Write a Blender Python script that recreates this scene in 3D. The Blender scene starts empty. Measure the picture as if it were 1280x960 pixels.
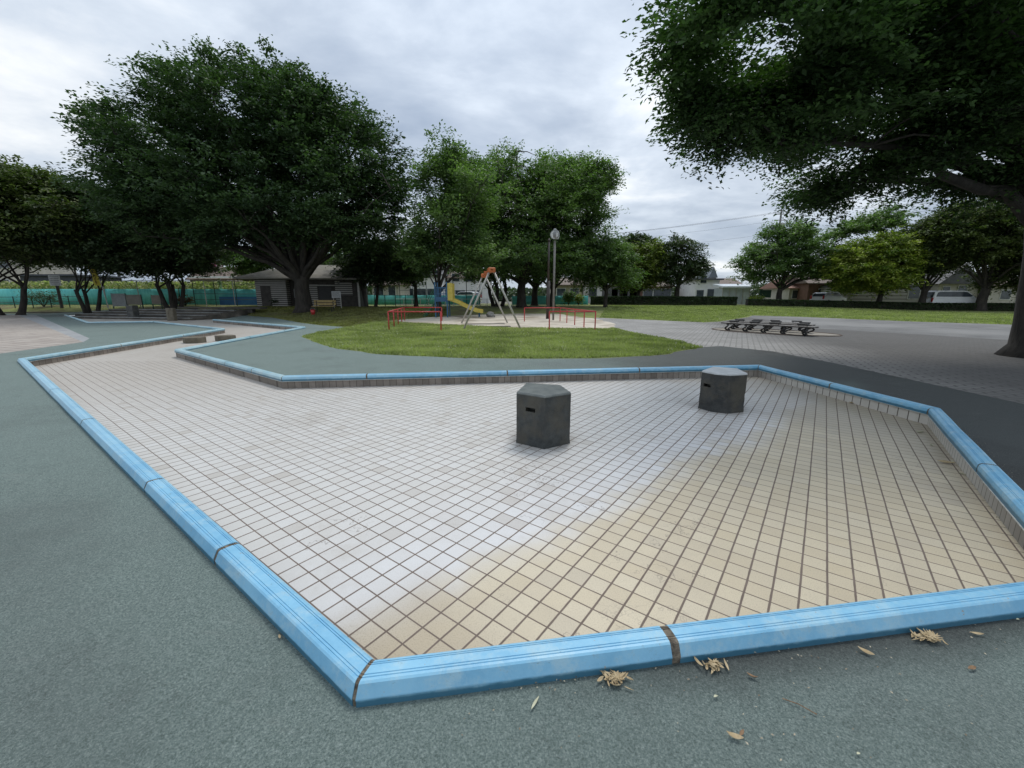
import bpy, bmesh, math, random
import numpy as np
from mathutils import Vector, Matrix, noise
from mathutils.geometry import delaunay_2d_cdt
random.seed(7); rng = np.random.default_rng(11)
R = math.radians
sc = bpy.context.scene
C = sc.collection

# ------------------------------------------------------------------ camera
FPX, PT, CH = 513.7, 0.2072, 1.45          # focal length in 1280-wide pixels, pitch down, lens height over the pool floor
cam = bpy.data.cameras.new('camera'); cam.sensor_width = 36; cam.lens = 36*FPX/1280
cam.clip_end = 2000; cam.clip_start = 0.05
co = bpy.data.objects.new('camera', cam); C.objects.link(co)
co.location = (0, 0, CH); co.rotation_euler = (math.pi/2-PT, 0, 0); sc.camera = co

# ------------------------------------------------------------------ world: overcast sky
SUN_EL, SUN_AZ = 62, 25
w = bpy.data.worlds.new('World'); sc.world = w; w.use_nodes = True
nt = w.node_tree; nt.nodes.clear()
def N(t, **k):
    n = nt.nodes.new(t)
    for a, b in k.items(): setattr(n, a, b)
    return n
L = lambda a, b: nt.links.new(a, b)
out = N('ShaderNodeOutputWorld'); mixw = N('ShaderNodeMixShader'); L(mixw.outputs[0], out.inputs[0])
mixw.inputs[0].default_value = 0.9
sky = N('ShaderNodeTexSky', sky_type='NISHITA'); sky.sun_disc = False
sky.sun_elevation = R(SUN_EL); sky.sun_rotation = R(SUN_AZ)
bg1 = N('ShaderNodeBackground'); bg1.inputs[1].default_value = 0.09; L(sky.outputs[0], bg1.inputs[0]); L(bg1.outputs[0], mixw.inputs[1])
bg2 = N('ShaderNodeBackground'); bg2.inputs[1].default_value = 1.0; L(bg2.outputs[0], mixw.inputs[2])
tc = N('ShaderNodeTexCoord'); sep = N('ShaderNodeSeparateXYZ'); L(tc.outputs['Generated'], sep.inputs[0])
def M(op, a, b=None, c=None):
    n = N('ShaderNodeMath', operation=op)
    for i, v in enumerate((a, b, c)):
        if v is None: continue
        if isinstance(v, (int, float)): n.inputs[i].default_value = v
        else: L(v, n.inputs[i])
    return n.outputs[0]
zz = M('ADD', M('MAXIMUM', sep.outputs[2], 0.0), 0.17)
cx = M('DIVIDE', sep.outputs[0], zz); cy = M('DIVIDE', sep.outputs[1], zz)
cmb = N('ShaderNodeCombineXYZ'); L(cx, cmb.inputs[0]); L(cy, cmb.inputs[1])
def nz(scale, det, rough, dist=0.0, loc=(0,0,0), sc3=(1,1,1)):
    mp = N('ShaderNodeMapping'); mp.inputs['Location'].default_value = loc; mp.inputs['Scale'].default_value = sc3
    L(cmb.outputs[0], mp.inputs[0])
    n = N('ShaderNodeTexNoise'); n.inputs['Scale'].default_value = scale; n.inputs['Detail'].default_value = det
    n.inputs['Roughness'].default_value = rough; n.inputs['Distortion'].default_value = dist
    L(mp.outputs[0], n.inputs['Vector']); return n.outputs[0]
n1 = nz(1.0, 6, 0.5, 0.4, (3.1, 1.7, 0)); n2 = nz(2.6, 6, 0.6, 0.2, (8, 2, 0), (1, 1.35, 1))
v = M('ADD', M('MULTIPLY', n1, 0.74), M('MULTIPLY', n2, 0.26))
rp = N('ShaderNodeValToRGB'); L(v, rp.inputs[0])
e = rp.color_ramp.elements
e[0].position = 0.33; e[0].color = (0.34, 0.41, 0.52, 1)
e[1].position = 0.66; e[1].color = (1.0, 1.02, 1.03, 1)
m_ = e.new(0.45); m_.color = (0.49, 0.56, 0.66, 1)
m_ = e.new(0.54); m_.color = (0.66, 0.73, 0.82, 1)
# brighter towards the zenith (thin cloud in front of the sun)
dt = N('ShaderNodeVectorMath', operation='DOT_PRODUCT'); L(tc.outputs['Generated'], dt.inputs[0]); dt.inputs[1].default_value = (-0.05, 0.80, 0.60)
bright = M('ADD', 0.93, M('ADD', M('MULTIPLY', M('POWER', M('MAXIMUM', sep.outputs[2], 0.0), 2.0), 0.45), M('MULTIPLY', M('POWER', M('MAXIMUM', dt.outputs['Value'], 0.0), 8.0), 0.22)))
vm = N('ShaderNodeVectorMath', operation='SCALE'); L(rp.outputs[0], vm.inputs[0]); L(bright, vm.inputs['Scale'])
L(vm.outputs[0], bg2.inputs[0])

sl = bpy.data.lights.new('sun', 'SUN'); sl.energy = 1.5; sl.angle = R(18); sl.color = (1, 0.96, 0.9)
so = bpy.data.objects.new('sun', sl); C.objects.link(so)
_d = Vector((math.sin(R(SUN_AZ))*math.cos(R(SUN_EL)), math.cos(R(SUN_AZ))*math.cos(R(SUN_EL)), math.sin(R(SUN_EL))))
so.rotation_euler = _d.to_track_quat('Z', 'Y').to_euler()
sc.view_settings.view_transform = 'Standard'; sc.view_settings.look = 'None'
sc.view_settings.exposure = 0.16; sc.view_settings.gamma = 1
sc.render.engine = 'CYCLES'
sc.cycles.max_bounces = 5; sc.cycles.diffuse_bounces = 3; sc.cycles.glossy_bounces = 2
sc.cycles.transmission_bounces = 3; sc.cycles.transparent_max_bounces = 6

# ------------------------------------------------------------------ terrain
def interp(x, xs, ys): return float(np.interp(x, xs, ys))
UX = [-1.3, -0.8, -0.55, -0.35, 0, 0.3, 0.6, 1.0]
def terr(x, y):
    if y < 18: return 0.13
    u = x/y
    a = interp(u, UX, [.62, .62, .58, .50, .45, .50, .40, .04])
    y0 = interp(u, UX, [34, 33, 29, 24, 25, 29, 32, 36]); y1 = interp(u, UX, [38, 37, 35, 34, 45, 48, 46, 42])
    t = min(1, max(0, (y-y0)/(y1-y0)))
    return 0.13 + a*t*t*(3-2*t)
cp, sp = math.cos(PT), math.sin(PT)
def ray(px, py):
    a = (px-640)/FPX; b = (480-py)/FPX
    return Vector((a, cp+b*sp, -sp+b*cp))
def G(px, py):                       # the point of the ground seen there
    d = ray(px, py); lo = 0.5; t = 0.5
    while t < 400:
        p = Vector((0, 0, CH)) + d*t
        if p.z < terr(p.x, p.y): break
        lo = t; t *= 1.03
    hi = t
    for _ in range(30):
        m = (lo+hi)/2; p = Vector((0, 0, CH)) + d*m
        if p.z < terr(p.x, p.y): hi = m
        else: lo = m
    p = Vector((0, 0, CH)) + d*hi
    return Vector((p.x, p.y, terr(p.x, p.y)))
def PZ(px, py, z):
    d = ray(px, py); t = (z-CH)/d.z; return Vector((d.x*t, d.y*t, z))
def PY(px, py, Y):
    d = ray(px, py); t = Y/d.y; return Vector((d.x*t, Y, CH+d.z*t))
def gx(x, y): return Vector((x, y, terr(x, y)))

# ------------------------------------------------------------------ materials
MC = {}
def mat(name, c1, c2=None, scale=5.0, rough=0.8, bump=0.0, bscale=None, metal=0.0, c3=None, s3=0.6, stretch=(1,1,1), spec=0.5, detail=6, lo=0.35, hi=0.65):
    if name in MC: return MC[name]
    m = bpy.data.materials.new(name); m.use_nodes = True; t = m.node_tree
    p = t.nodes['Principled BSDF']; p.inputs['Roughness'].default_value = rough; p.inputs['Metallic'].default_value = metal
    p.inputs['Specular IOR Level'].default_value = spec
    if c2 is None: c2 = tuple(min(1, x*1.18) for x in c1); c1 = tuple(x*0.85 for x in c1)
    tcn = t.nodes.new('ShaderNodeTexCoord'); mp = t.nodes.new('ShaderNodeMapping'); mp.inputs['Scale'].default_value = stretch
    t.links.new(tcn.outputs['Object'], mp.inputs[0])
    n = t.nodes.new('ShaderNodeTexNoise'); n.inputs['Scale'].default_value = scale; n.inputs['Detail'].default_value = detail; n.inputs['Roughness'].default_value = 0.65
    t.links.new(mp.outputs[0], n.inputs['Vector'])
    r = t.nodes.new('ShaderNodeValToRGB'); r.color_ramp.elements[0].position = lo; r.color_ramp.elements[1].position = hi
    r.color_ramp.elements[0].color = (*c1, 1); r.color_ramp.elements[1].color = (*c2, 1)
    t.links.new(n.outputs[0], r.inputs[0]); col = r.outputs[0]
    if c3:
        n3 = t.nodes.new('ShaderNodeTexNoise'); n3.inputs['Scale'].default_value = s3; n3.inputs['Detail'].default_value = 5
        t.links.new(tcn.outputs['Object'], n3.inputs['Vector'])
        r3 = t.nodes.new('ShaderNodeValToRGB'); r3.color_ramp.elements[0].position = 0.48; r3.color_ramp.elements[1].position = 0.66
        t.links.new(n3.outputs[0], r3.inputs[0])
        mx = t.nodes.new('ShaderNodeMix'); mx.data_type = 'RGBA'
        t.links.new(r3.outputs[0], mx.inputs[0]); t.links.new(col, mx.inputs[6]); mx.inputs[7].default_value = (*c3, 1)
        col = mx.outputs[2]
    t.links.new(col, p.inputs['Base Color'])
    if bump:
        nb = t.nodes.new('ShaderNodeTexNoise'); nb.inputs['Scale'].default_value = bscale or scale*3; nb.inputs['Detail'].default_value = 4
        t.links.new(mp.outputs[0], nb.inputs['Vector'])
        b = t.nodes.new('ShaderNodeBump'); b.inputs['Strength'].default_value = bump; b.inputs['Distance'].default_value = 0.02
        t.links.new(nb.outputs[0], b.inputs['Height']); t.links.new(b.outputs[0], p.inputs['Normal'])
    MC[name] = m; return m

class NT:                                  # tiny node builder
    def __init__(s, name):
        s.m = bpy.data.materials.new(name); s.m.use_nodes = True; s.t = s.m.node_tree; s.p = s.t.nodes['Principled BSDF']
        tcn = s.t.nodes.new('ShaderNodeTexCoord'); s.pos = tcn.outputs['Object']
        sx = s.t.nodes.new('ShaderNodeSeparateXYZ'); s.l(s.pos, sx.inputs[0]); s.x, s.y, s.z = sx.outputs
        MC[name] = s.m
    def l(s, a, b): s.t.links.new(a, b)
    def m_(s, op, a, b=None, c=None, clamp=False):
        n = s.t.nodes.new('ShaderNodeMath'); n.operation = op; n.use_clamp = clamp
        for i, v in enumerate((a, b, c)):
            if v is None: continue
            if isinstance(v, (int, float)): n.inputs[i].default_value = v
            else: s.l(v, n.inputs[i])
        return n.outputs[0]
    def noise(s, scale, detail=4, rough=0.6, vec=None, stretch=None):
        n = s.t.nodes.new('ShaderNodeTexNoise'); n.inputs['Scale'].default_value = scale; n.inputs['Detail'].default_value = detail; n.inputs['Roughness'].default_value = rough
        v = vec or s.pos
        if stretch:
            mp = s.t.nodes.new('ShaderNodeMapping'); mp.inputs['Scale'].default_value = stretch[:3]
            if len(stretch) > 3: mp.inputs['Rotation'].default_value = (0, 0, stretch[3])
            s.l(v, mp.inputs[0]); v = mp.outputs[0]
        s.l(v, n.inputs['Vector']); return n.outputs[0]
    def ramp(s, v, stops):
        r = s.t.nodes.new('ShaderNodeValToRGB'); e = r.color_ramp.elements
        e[0].position = stops[0][0]; e[0].color = (*stops[0][1], 1); e[1].position = stops[-1][0]; e[1].color = (*stops[-1][1], 1)
        for p_, c_ in stops[1:-1]: q = e.new(p_); q.color = (*c_, 1)
        s.l(v, r.inputs[0]); return r.outputs[0]
    def step(s, v, a, b):
        n = s.t.nodes.new('ShaderNodeMapRange'); n.interpolation_type = 'SMOOTHSTEP'
        n.inputs[1].default_value = a; n.inputs[2].default_value = b; s.l(v, n.inputs[0]); return n.outputs[0]
    def mix(s, f, a, b, mode='MIX'):
        n = s.t.nodes.new('ShaderNodeMix'); n.data_type = 'RGBA'; n.blend_type = mode
        for i, v in ((0, f), (6, a), (7, b)):
            if isinstance(v, (int, float)): n.inputs[i].default_value = v
            elif isinstance(v, tuple): n.inputs[i].default_value = (*v, 1)
            else: s.l(v, n.inputs[i])
        return n.outputs[2]
    def comb(s, a, b, c=0.0):
        n = s.t.nodes.new('ShaderNodeCombineXYZ')
        for i, v in enumerate((a, b, c)):
            if isinstance(v, (int, float)): n.inputs[i].default_value = v
            else: s.l(v, n.inputs[i])
        return n.outputs[0]
    def white(s, vec):
        n = s.t.nodes.new('ShaderNodeTexWhiteNoise'); n.noise_dimensions = '2D'; s.l(vec, n.inputs['Vector']); return n.outputs[0]
    def bump(s, h, st, dist=0.01):
        b = s.t.nodes.new('ShaderNodeBump'); b.inputs['Strength'].default_value = st; b.inputs['Distance'].default_value = dist
        s.l(h, b.inputs['Height']); s.l(b.outputs[0], s.p.inputs['Normal'])
    def done(s, col, rough=0.7, spec=0.5):
        s.l(col, s.p.inputs['Base Color'])
        if isinstance(rough, (int, float)): s.p.inputs['Roughness'].default_value = rough
        else: s.l(rough, s.p.inputs['Roughness'])
        s.p.inputs['Specular IOR Level'].default_value = spec
        return s.m

# pool floor tiles: the grid is laid at an angle to the basin
TP = 0.112; YAW = 0.6418; OX, OY = -4.3847*TP, 14.7103*TP
def tile_floor():
    s = NT('glazed_floor_tiles')
    bx, by = math.sin(YAW), math.cos(YAW); ax, ay = math.cos(YAW), -math.sin(YAW)
    dx = s.m_('SUBTRACT', s.x, OX); dy = s.m_('SUBTRACT', s.y, OY)
    u = s.m_('DIVIDE', s.m_('ADD', s.m_('MULTIPLY', dx, bx), s.m_('MULTIPLY', dy, by)), TP)
    v = s.m_('DIVIDE', s.m_('ADD', s.m_('MULTIPLY', dx, ax), s.m_('MULTIPLY', dy, ay)), TP)
    # slightly uneven joints
    wob = s.noise(3.0, 2, 0.5); wob = s.m_('MULTIPLY', s.m_('SUBTRACT', wob, 0.5), 0.05)
    u = s.m_('ADD', u, wob); v = s.m_('SUBTRACT', v, wob)
    du = s.m_('PINGPONG', u, 0.5); dv = s.m_('PINGPONG', v, 0.5)
    idv = s.comb(s.m_('FLOOR', u), s.m_('FLOOR', v))
    rnd = s.white(idv)
    idv2 = s.comb(s.m_('ADD', s.m_('FLOOR', u), 91.0), s.m_('FLOOR', v)); rnd2 = s.white(idv2)
    jw_u = s.step(du, 0.022, 0.044); jw_v = s.step(s.m_('ADD', dv, s.m_('MULTIPLY', s.m_('SUBTRACT', s.noise(20, 3), 0.5), 0.03)), 0.031, 0.056)
    tile = s.m_('MULTIPLY', jw_u, jw_v)
    # worn/bleached field and stained field
    d = s.m_('SUBTRACT', s.m_('MULTIPLY', s.m_('ADD', s.x, 0.5), 0.63), s.m_('MULTIPLY', s.m_('SUBTRACT', s.y, 1.72), 0.78))
    big = s.m_('SUBTRACT', s.noise(0.9, 4, 0.6), 0.5)
    d = s.m_('ADD', d, s.m_('MULTIPLY', big, 0.5)); d = s.m_('ADD', d, s.m_('MULTIPLY', s.m_('SUBTRACT', rnd, 0.5), 0.14))
    beige = s.step(d, -0.22, 0.22)
    far = s.step(s.m_('ADD', s.y, s.m_('MULTIPLY', s.x, -0.35)), 5.0, 10.5)
    white = s.mix(far, (0.615, 0.61, 0.59), (0.51, 0.475, 0.43))
    bg = s.mix(rnd2, (0.53, 0.445, 0.295), (0.61, 0.53, 0.375))
    # bluish sky glare painted onto the tiles just before the stained field
    band = s.m_('MULTIPLY', s.step(d, -1.1, -0.15), s.m_('SUBTRACT', 1.0, beige))
    white = s.mix(s.m_('MULTIPLY', band, 0.45), white, (0.66, 0.67, 0.70))
    col = s.mix(s.m_('MULTIPLY', beige, 0.9), white, bg)
    # tree shade painted in towards the far right rim; dirty near-left corner
    tree_shade = s.step(s.m_('ADD', s.m_('ADD', s.x, s.m_('MULTIPLY', s.y, 0.12)), s.m_('MULTIPLY', big, 2.0)), 3.2, 5.3)
    col = s.mix(s.m_('MULTIPLY', tree_shade, 0.75), col, (0.30, 0.265, 0.205))
    grime = s.step(s.noise(1.7, 6, 0.7), 0.50, 0.72)
    col = s.mix(s.m_('MULTIPLY', grime, 0.22), col, (0.36, 0.31, 0.24))
    nearc = s.m_('SUBTRACT', 1.0, s.step(s.m_('ADD', s.m_('ABSOLUTE', s.m_('ADD', s.x, 0.45)), s.m_('ABSOLUTE', s.m_('SUBTRACT', s.y, 1.45))), 0.15, 0.75))
    col = s.mix(s.m_('MULTIPLY', nearc, 0.5), col, (0.36, 0.29, 0.20))
    col = s.mix(s.m_('MULTIPLY', rnd, 0.20), col, (0.42, 0.38, 0.32))
    blot = s.step(s.noise(0.55, 8, 0.75, stretch=(1, 1, 1)), 0.50, 0.66); col = s.mix(s.m_('MULTIPLY', blot, 0.28), col, (0.36, 0.32, 0.27))
    drip = s.step(s.noise(2.4, 7, 0.8, stretch=(1, 2.5, 1, 0.9)), 0.57, 0.70); col = s.mix(s.m_('MULTIPLY', drip, 0.22), col, (0.30, 0.26, 0.20))
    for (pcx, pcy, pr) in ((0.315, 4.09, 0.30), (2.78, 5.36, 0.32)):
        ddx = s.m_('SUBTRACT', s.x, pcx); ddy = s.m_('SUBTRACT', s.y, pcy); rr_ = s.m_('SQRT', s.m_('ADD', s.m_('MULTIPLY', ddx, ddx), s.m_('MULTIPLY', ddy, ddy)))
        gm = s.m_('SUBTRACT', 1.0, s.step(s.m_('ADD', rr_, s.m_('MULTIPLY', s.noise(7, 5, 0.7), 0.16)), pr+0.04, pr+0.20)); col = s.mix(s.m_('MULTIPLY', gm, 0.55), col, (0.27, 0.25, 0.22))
    # fine speckle of the glaze
    sp_ = s.noise(170, 3, 0.7); col = s.mix(s.m_('MULTIPLY', s.step(sp_, 0.50, 0.66), s.m_('ADD', 0.2, s.m_('MULTIPLY', s.m_('ADD', beige, nearc), 0.25))), col, (0.27, 0.22, 0.16))
    sm = s.step(s.noise(9, 4, 0.75, stretch=(1, 1, 1)), 0.66, 0.74); col = s.mix(s.m_('MULTIPLY', sm, 0.30), col, (0.30, 0.27, 0.23))
    odd = s.m_('GREATER_THAN', rnd2, 0.965); col = s.mix(s.m_('MULTIPLY', odd, 0.30), col, (0.33, 0.28, 0.22))
    ck = s.m_('ABSOLUTE', s.m_('SUBTRACT', s.noise(0.8, 6, 0.65), 0.5)); ckm = s.m_('MULTIPLY', s.m_('SUBTRACT', 1.0, s.step(ck, 0.001, 0.0028)), s.step(s.noise(0.5, 2), 0.50, 0.56)); col = s.mix(s.m_('MULTIPLY', ckm, 0.55), col, (0.16, 0.13, 0.11))
    joint = s.mix(s.noise(6, 3), (0.10, 0.075, 0.060), (0.22, 0.175, 0.145))
    # the joints fade where fine grit has filled them, past the narrows
    fill = s.step(s.m_('ADD', s.m_('MULTIPLY', s.x, 0.0), s.m_('ADD', s.y, s.m_('MULTIPLY', s.x, -0.02))), 9.55, 9.75)
    tile = s.m_('MAXIMUM', tile, s.m_('MULTIPLY', fill, 0.85))
    col = s.mix(tile, joint, col)
    s.bump(s.m_('ADD', tile, s.m_('MULTIPLY', sp_, 0.25)), 0.35, 0.004)
    return s.done(col, s.mix(tile, (0.9,)*3, (0.42,)*3), 0.5)

def play_surface():
    s = NT('granulated_rubber')
    g1 = s.noise(150, 4, 0.9); g2 = s.noise(230, 2, 0.7)
    col = s.ramp(g1, [(0.34, (0.044, 0.062, 0.058)), (0.47, (0.135, 0.182, 0.168)), (0.58, (0.215, 0.268, 0.248)), (0.70, (0.44, 0.49, 0.46))])
    # worn-out dark part to the right of the basin
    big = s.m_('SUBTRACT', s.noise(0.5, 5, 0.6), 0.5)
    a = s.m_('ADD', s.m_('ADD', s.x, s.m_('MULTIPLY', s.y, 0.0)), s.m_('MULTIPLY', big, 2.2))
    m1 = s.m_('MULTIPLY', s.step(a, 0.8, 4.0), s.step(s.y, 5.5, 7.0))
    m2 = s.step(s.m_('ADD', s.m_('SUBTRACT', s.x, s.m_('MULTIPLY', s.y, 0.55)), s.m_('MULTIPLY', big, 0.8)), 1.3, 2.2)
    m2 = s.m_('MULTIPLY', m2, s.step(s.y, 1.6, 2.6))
    # soil washed against the near rim
    line = s.m_('SUBTRACT', s.m_('ADD', 1.26, s.m_('MULTIPLY', s.m_('ADD', s.x, 0.49), 0.147)), s.y)
    m3 = s.m_('MULTIPLY', s.m_('SUBTRACT', 1.0, s.step(s.m_('ADD', line, s.m_('MULTIPLY', s.noise(3, 4), 0.12)), 0.20, 0.42)), s.step(s.x, -0.1, 0.9))
    m3 = s.m_('MULTIPLY', m3, s.m_('SUBTRACT', 1.0, s.step(s.y, 2.5, 3.0)))
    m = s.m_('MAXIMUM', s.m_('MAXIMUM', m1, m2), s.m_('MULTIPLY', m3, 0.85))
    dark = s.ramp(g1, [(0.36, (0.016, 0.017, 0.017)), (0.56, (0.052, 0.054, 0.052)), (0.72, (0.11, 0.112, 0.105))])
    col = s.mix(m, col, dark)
    st = s.noise(0.8, 7, 0.7); col = s.mix(s.m_('MULTIPLY', s.step(st, 0.48, 0.75), 0.35), col, (0.07, 0.085, 0.08))
    st2 = s.noise(2.3, 6, 0.7, stretch=(1, 3, 1, 0.7)); col = s.mix(s.m_('MULTIPLY', s.step(st2, 0.56, 0.8), 0.3), col, (0.24, 0.26, 0.24))
    wear = s.step(s.m_('ADD', s.noise(0.35, 6, 0.6), s.m_('MULTIPLY', s.x, 0.03)), 0.44, 0.66); col = s.mix(s.m_('MULTIPLY', wear, 0.42), col, s.mix(g1, (0.06, 0.075, 0.075), (0.17, 0.185, 0.18)))
    ck = s.m_('ABSOLUTE', s.m_('SUBTRACT', s.noise(0.9, 8, 0.7), 0.5)); ckm = s.m_('MULTIPLY', s.m_('SUBTRACT', 1.0, s.step(ck, 0.0015, 0.0045)), s.step(s.noise(0.7, 2), 0.52, 0.58)); col = s.mix(s.m_('MULTIPLY', ckm, 0.28), col, (0.03, 0.035, 0.035))
    vor = s.t.nodes.new('ShaderNodeTexVoronoi'); vor.inputs['Scale'].default_value = 1.6; s.l(s.pos, vor.inputs['Vector'])
    dot = s.m_('SUBTRACT', 1.0, s.step(vor.outputs['Distance'], 0.012, 0.022)); col = s.mix(s.m_('MULTIPLY', dot, 0.0), col, (0.5, 0.5, 0.46))
    s.bump(s.m_('ADD', g1, s.m_('MULTIPLY', g2, 0.5)), 0.9, 0.006)
    return s.done(col, 0.85, 0.35)

def paver_mat(name, ang, bw, bh, c1, c2, cj, stain, sc_=1.0):
    s = NT(name)
    mp = s.t.nodes.new('ShaderNodeMapping'); mp.inputs['Rotation'].default_value = (0, 0, ang); s.l(s.pos, mp.inputs[0])
    b = s.t.nodes.new('ShaderNodeTexBrick'); b.inputs['Scale'].default_value = 1.0
    b.inputs['Brick Width'].default_value = bw; b.inputs['Row Height'].default_value = bh; b.inputs['Mortar Size'].default_value = 0.018
    b.inputs['Color1'].default_value = (*c1, 1); b.inputs['Color2'].default_value = (*c2, 1); b.inputs['Mortar'].default_value = (*cj, 1)
    s.l(mp.outputs[0], b.inputs['Vector'])
    col = s.mix(s.m_('MULTIPLY', s.step(s.noise(0.35, 7, 0.65), 0.42, 0.68), 0.6), b.outputs[0], stain)
    col = s.mix(s.m_('MULTIPLY', s.noise(40, 3), 0.35), col, stain)
    if stain[0] < 0.2: col = s.mix(s.m_('MULTIPLY', s.step(s.m_('ADD', s.m_('SUBTRACT', s.x, s.m_('MULTIPLY', s.y, 0.25)), s.m_('MULTIPLY', s.noise(0.3, 4), 3.0)), 4.3, 8.5), 0.88), col, s.mix(s.noise(6, 4), (0.055, 0.053, 0.05), (0.12, 0.115, 0.108)))  # shade of the near tree painted into the pavers towards the right
    s.bump(b.outputs['Fac'], 0.4, -0.01)
    return s.done(col, 0.85, 0.3)

def grass_mat():
    s = NT('mown_grass')
    col = s.ramp(s.noise(1.1, 6, 0.7), [(0.3, (0.14, 0.165, 0.06)), (0.5, (0.22, 0.25, 0.095)), (0.7, (0.33, 0.35, 0.14))])
    col = s.mix(s.m_('MULTIPLY', s.step(s.noise(0.16, 5, 0.6, stretch=(1, 3, 1)), 0.45, 0.65), 0.55), col, (0.27, 0.30, 0.075))
    col = s.mix(s.m_('MULTIPLY', s.step(s.noise(30, 4, 0.8), 0.48, 0.66), 0.6), col, (0.05, 0.09, 0.018))
    shade = s.step(s.m_('SUBTRACT', s.x, s.m_('MULTIPLY', s.y, -0.17)), 0.0, 1.0)
    bare = s.m_('MULTIPLY', s.step(s.noise(0.4, 6, 0.7), 0.46, 0.60), s.m_('MULTIPLY', s.m_('SUBTRACT', 1.0, s.step(s.m_('DIVIDE', s.x, s.y), 0.06, 0.14)), s.step(s.y, 20, 27)))
    col = s.mix(s.m_('MULTIPLY', bare, 0.75), col, (0.16, 0.125, 0.075))
    pt = s.step(s.noise(0.9, 7, 0.75), 0.56, 0.68); col = s.mix(s.m_('MULTIPLY', pt, 0.6), col, (0.19, 0.155, 0.10))
    s.bump(s.noise(22, 4, 0.8), 1.0, 0.05)
    return s.done(col, 0.9, 0.2)

# ------------------------------------------------------------------ mesh helpers
class MB:
    def __init__(s): s.v = []; s.f = []
    def add(s, vs, fs):
        o = len(s.v); s.v += [tuple(v) for v in vs]; s.f += [tuple(i+o for i in f) for f in fs]; return s
    def box(s, c, d, rz=0.0, rx=0.0, ry=0.0):
        m = Matrix.Translation(Vector(c)) @ Matrix.Rotation(rz, 4, 'Z') @ Matrix.Rotation(ry, 4, 'Y') @ Matrix.Rotation(rx, 4, 'X')
        vs = [m @ Vector((x*d[0]/2, y*d[1]/2, z*d[2]/2)) for x in (-1, 1) for y in (-1, 1) for z in (-1, 1)]
        return s.add(vs, [(0,1,3,2),(4,6,7,5),(0,4,5,1),(2,3,7,6),(0,2,6,4),(1,5,7,3)])
    def tube(s, pts, rs, n=8, cap=True):
        pts = [Vector(p) for p in pts]
        if isinstance(rs, (int, float)): rs = [rs]*len(pts)
        vs = []; fs = []; ref = None
        for i, p in enumerate(pts):
            t = (pts[min(i+1, len(pts)-1)] - pts[max(i-1, 0)])
            t = t.normalized() if t.length > 1e-9 else Vector((0, 0, 1))
            if ref is None: ref = Vector((1, 0, 0)) if abs(t.x) < 0.8 else Vector((0, 1, 0))
            a = (ref - t*ref.dot(t)).normalized(); b = t.cross(a); ref = a
            for k in range(n):
                q = 2*math.pi*k/n; vs.append(p + (a*math.cos(q)+b*math.sin(q))*rs[i])
        for i in range(len(pts)-1):
            for k in range(n):
                k2 = (k+1) % n; fs.append((i*n+k, i*n+k2, (i+1)*n+k2, (i+1)*n+k))
        if cap: fs.append(tuple(reversed(range(n)))); fs.append(tuple(range((len(pts)-1)*n, len(pts)*n)))
        return s.add(vs, fs)
    def prism(s, poly, z0, z1, poly2=None):
        n = len(poly); p2 = poly2 or poly
        vs = [(p[0], p[1], z0) for p in poly] + [(p[0], p[1], z1) for p in p2]
        return s.add(vs, [tuple(reversed(range(n))), tuple(range(n, 2*n))] + [(i, (i+1) % n, n+(i+1) % n, n+i) for i in range(n)])
    def extr(s, prof, a, b):               # profile (list of Vector offsets a-side) swept from frame a to frame b
        n = len(prof); vs = [a(p) for p in prof] + [b(p) for p in prof]
        return s.add(vs, [tuple(reversed(range(n))), tuple(range(n, 2*n))] + [(i, (i+1) % n, n+(i+1) % n, n+i) for i in range(n)])
    def build(s, name, m, parent=None, smooth=False, bevel=0.0):
        me = bpy.data.meshes.new(name); me.from_pydata(s.v, [], s.f); me.update()
        o = bpy.data.objects.new(name, me); C.objects.link(o)
        if isinstance(m, (list, tuple)):
            for q in m: me.materials.append(q)
        else: me.materials.append(m)
        bmm = bmesh.new(); bmm.from_mesh(me); bmesh.ops.recalc_face_normals(bmm, faces=bmm.faces); bmm.to_mesh(me); bmm.free()
        if smooth:
            me.polygons.foreach_set('use_smooth', [True]*len(me.polygons))
        if bevel:
            bv = o.modifiers.new('bevel', 'BEVEL'); bv.width = bevel; bv.segments = 2; bv.limit_method = 'ANGLE'
        if parent is not None: adopt(o, parent)
        return o
def adopt(o, parent):
    # parts are modelled in world space: keep them there under an Empty that stands at the thing's base
    o.parent = parent; o.matrix_parent_inverse = pw(parent).inverted()
def pw(o):
    m = Matrix.LocRotScale(o.location, o.rotation_euler, o.scale)
    return (pw(o.parent) @ o.matrix_parent_inverse @ m) if o.parent else m
def tag(o, label=None, cat=None, group=None, kind=None):
    if label: o['label'] = label
    if cat: o['category'] = cat
    if group: o['group'] = group
    if kind: o['kind'] = kind
    return o
def thing(name, label, cat, loc=(0,0,0), rz=0.0, group=None):
    o = bpy.data.objects.new(name, None); C.objects.link(o); o.location = loc; o.rotation_euler = (0, 0, rz); o.empty_display_size = 0.3
    return tag(o, label, cat, group)
def struct(o): o['kind'] = 'structure'; return o
def inpoly(x, y, P):
    c = False; n = len(P); j = n-1
    for i in range(n):
        if (P[i][1] > y) != (P[j][1] > y) and x < (P[j][0]-P[i][0])*(y-P[i][1])/(P[j][1]-P[i][1])+P[i][0]: c = not c
        j = i
    return c

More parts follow.
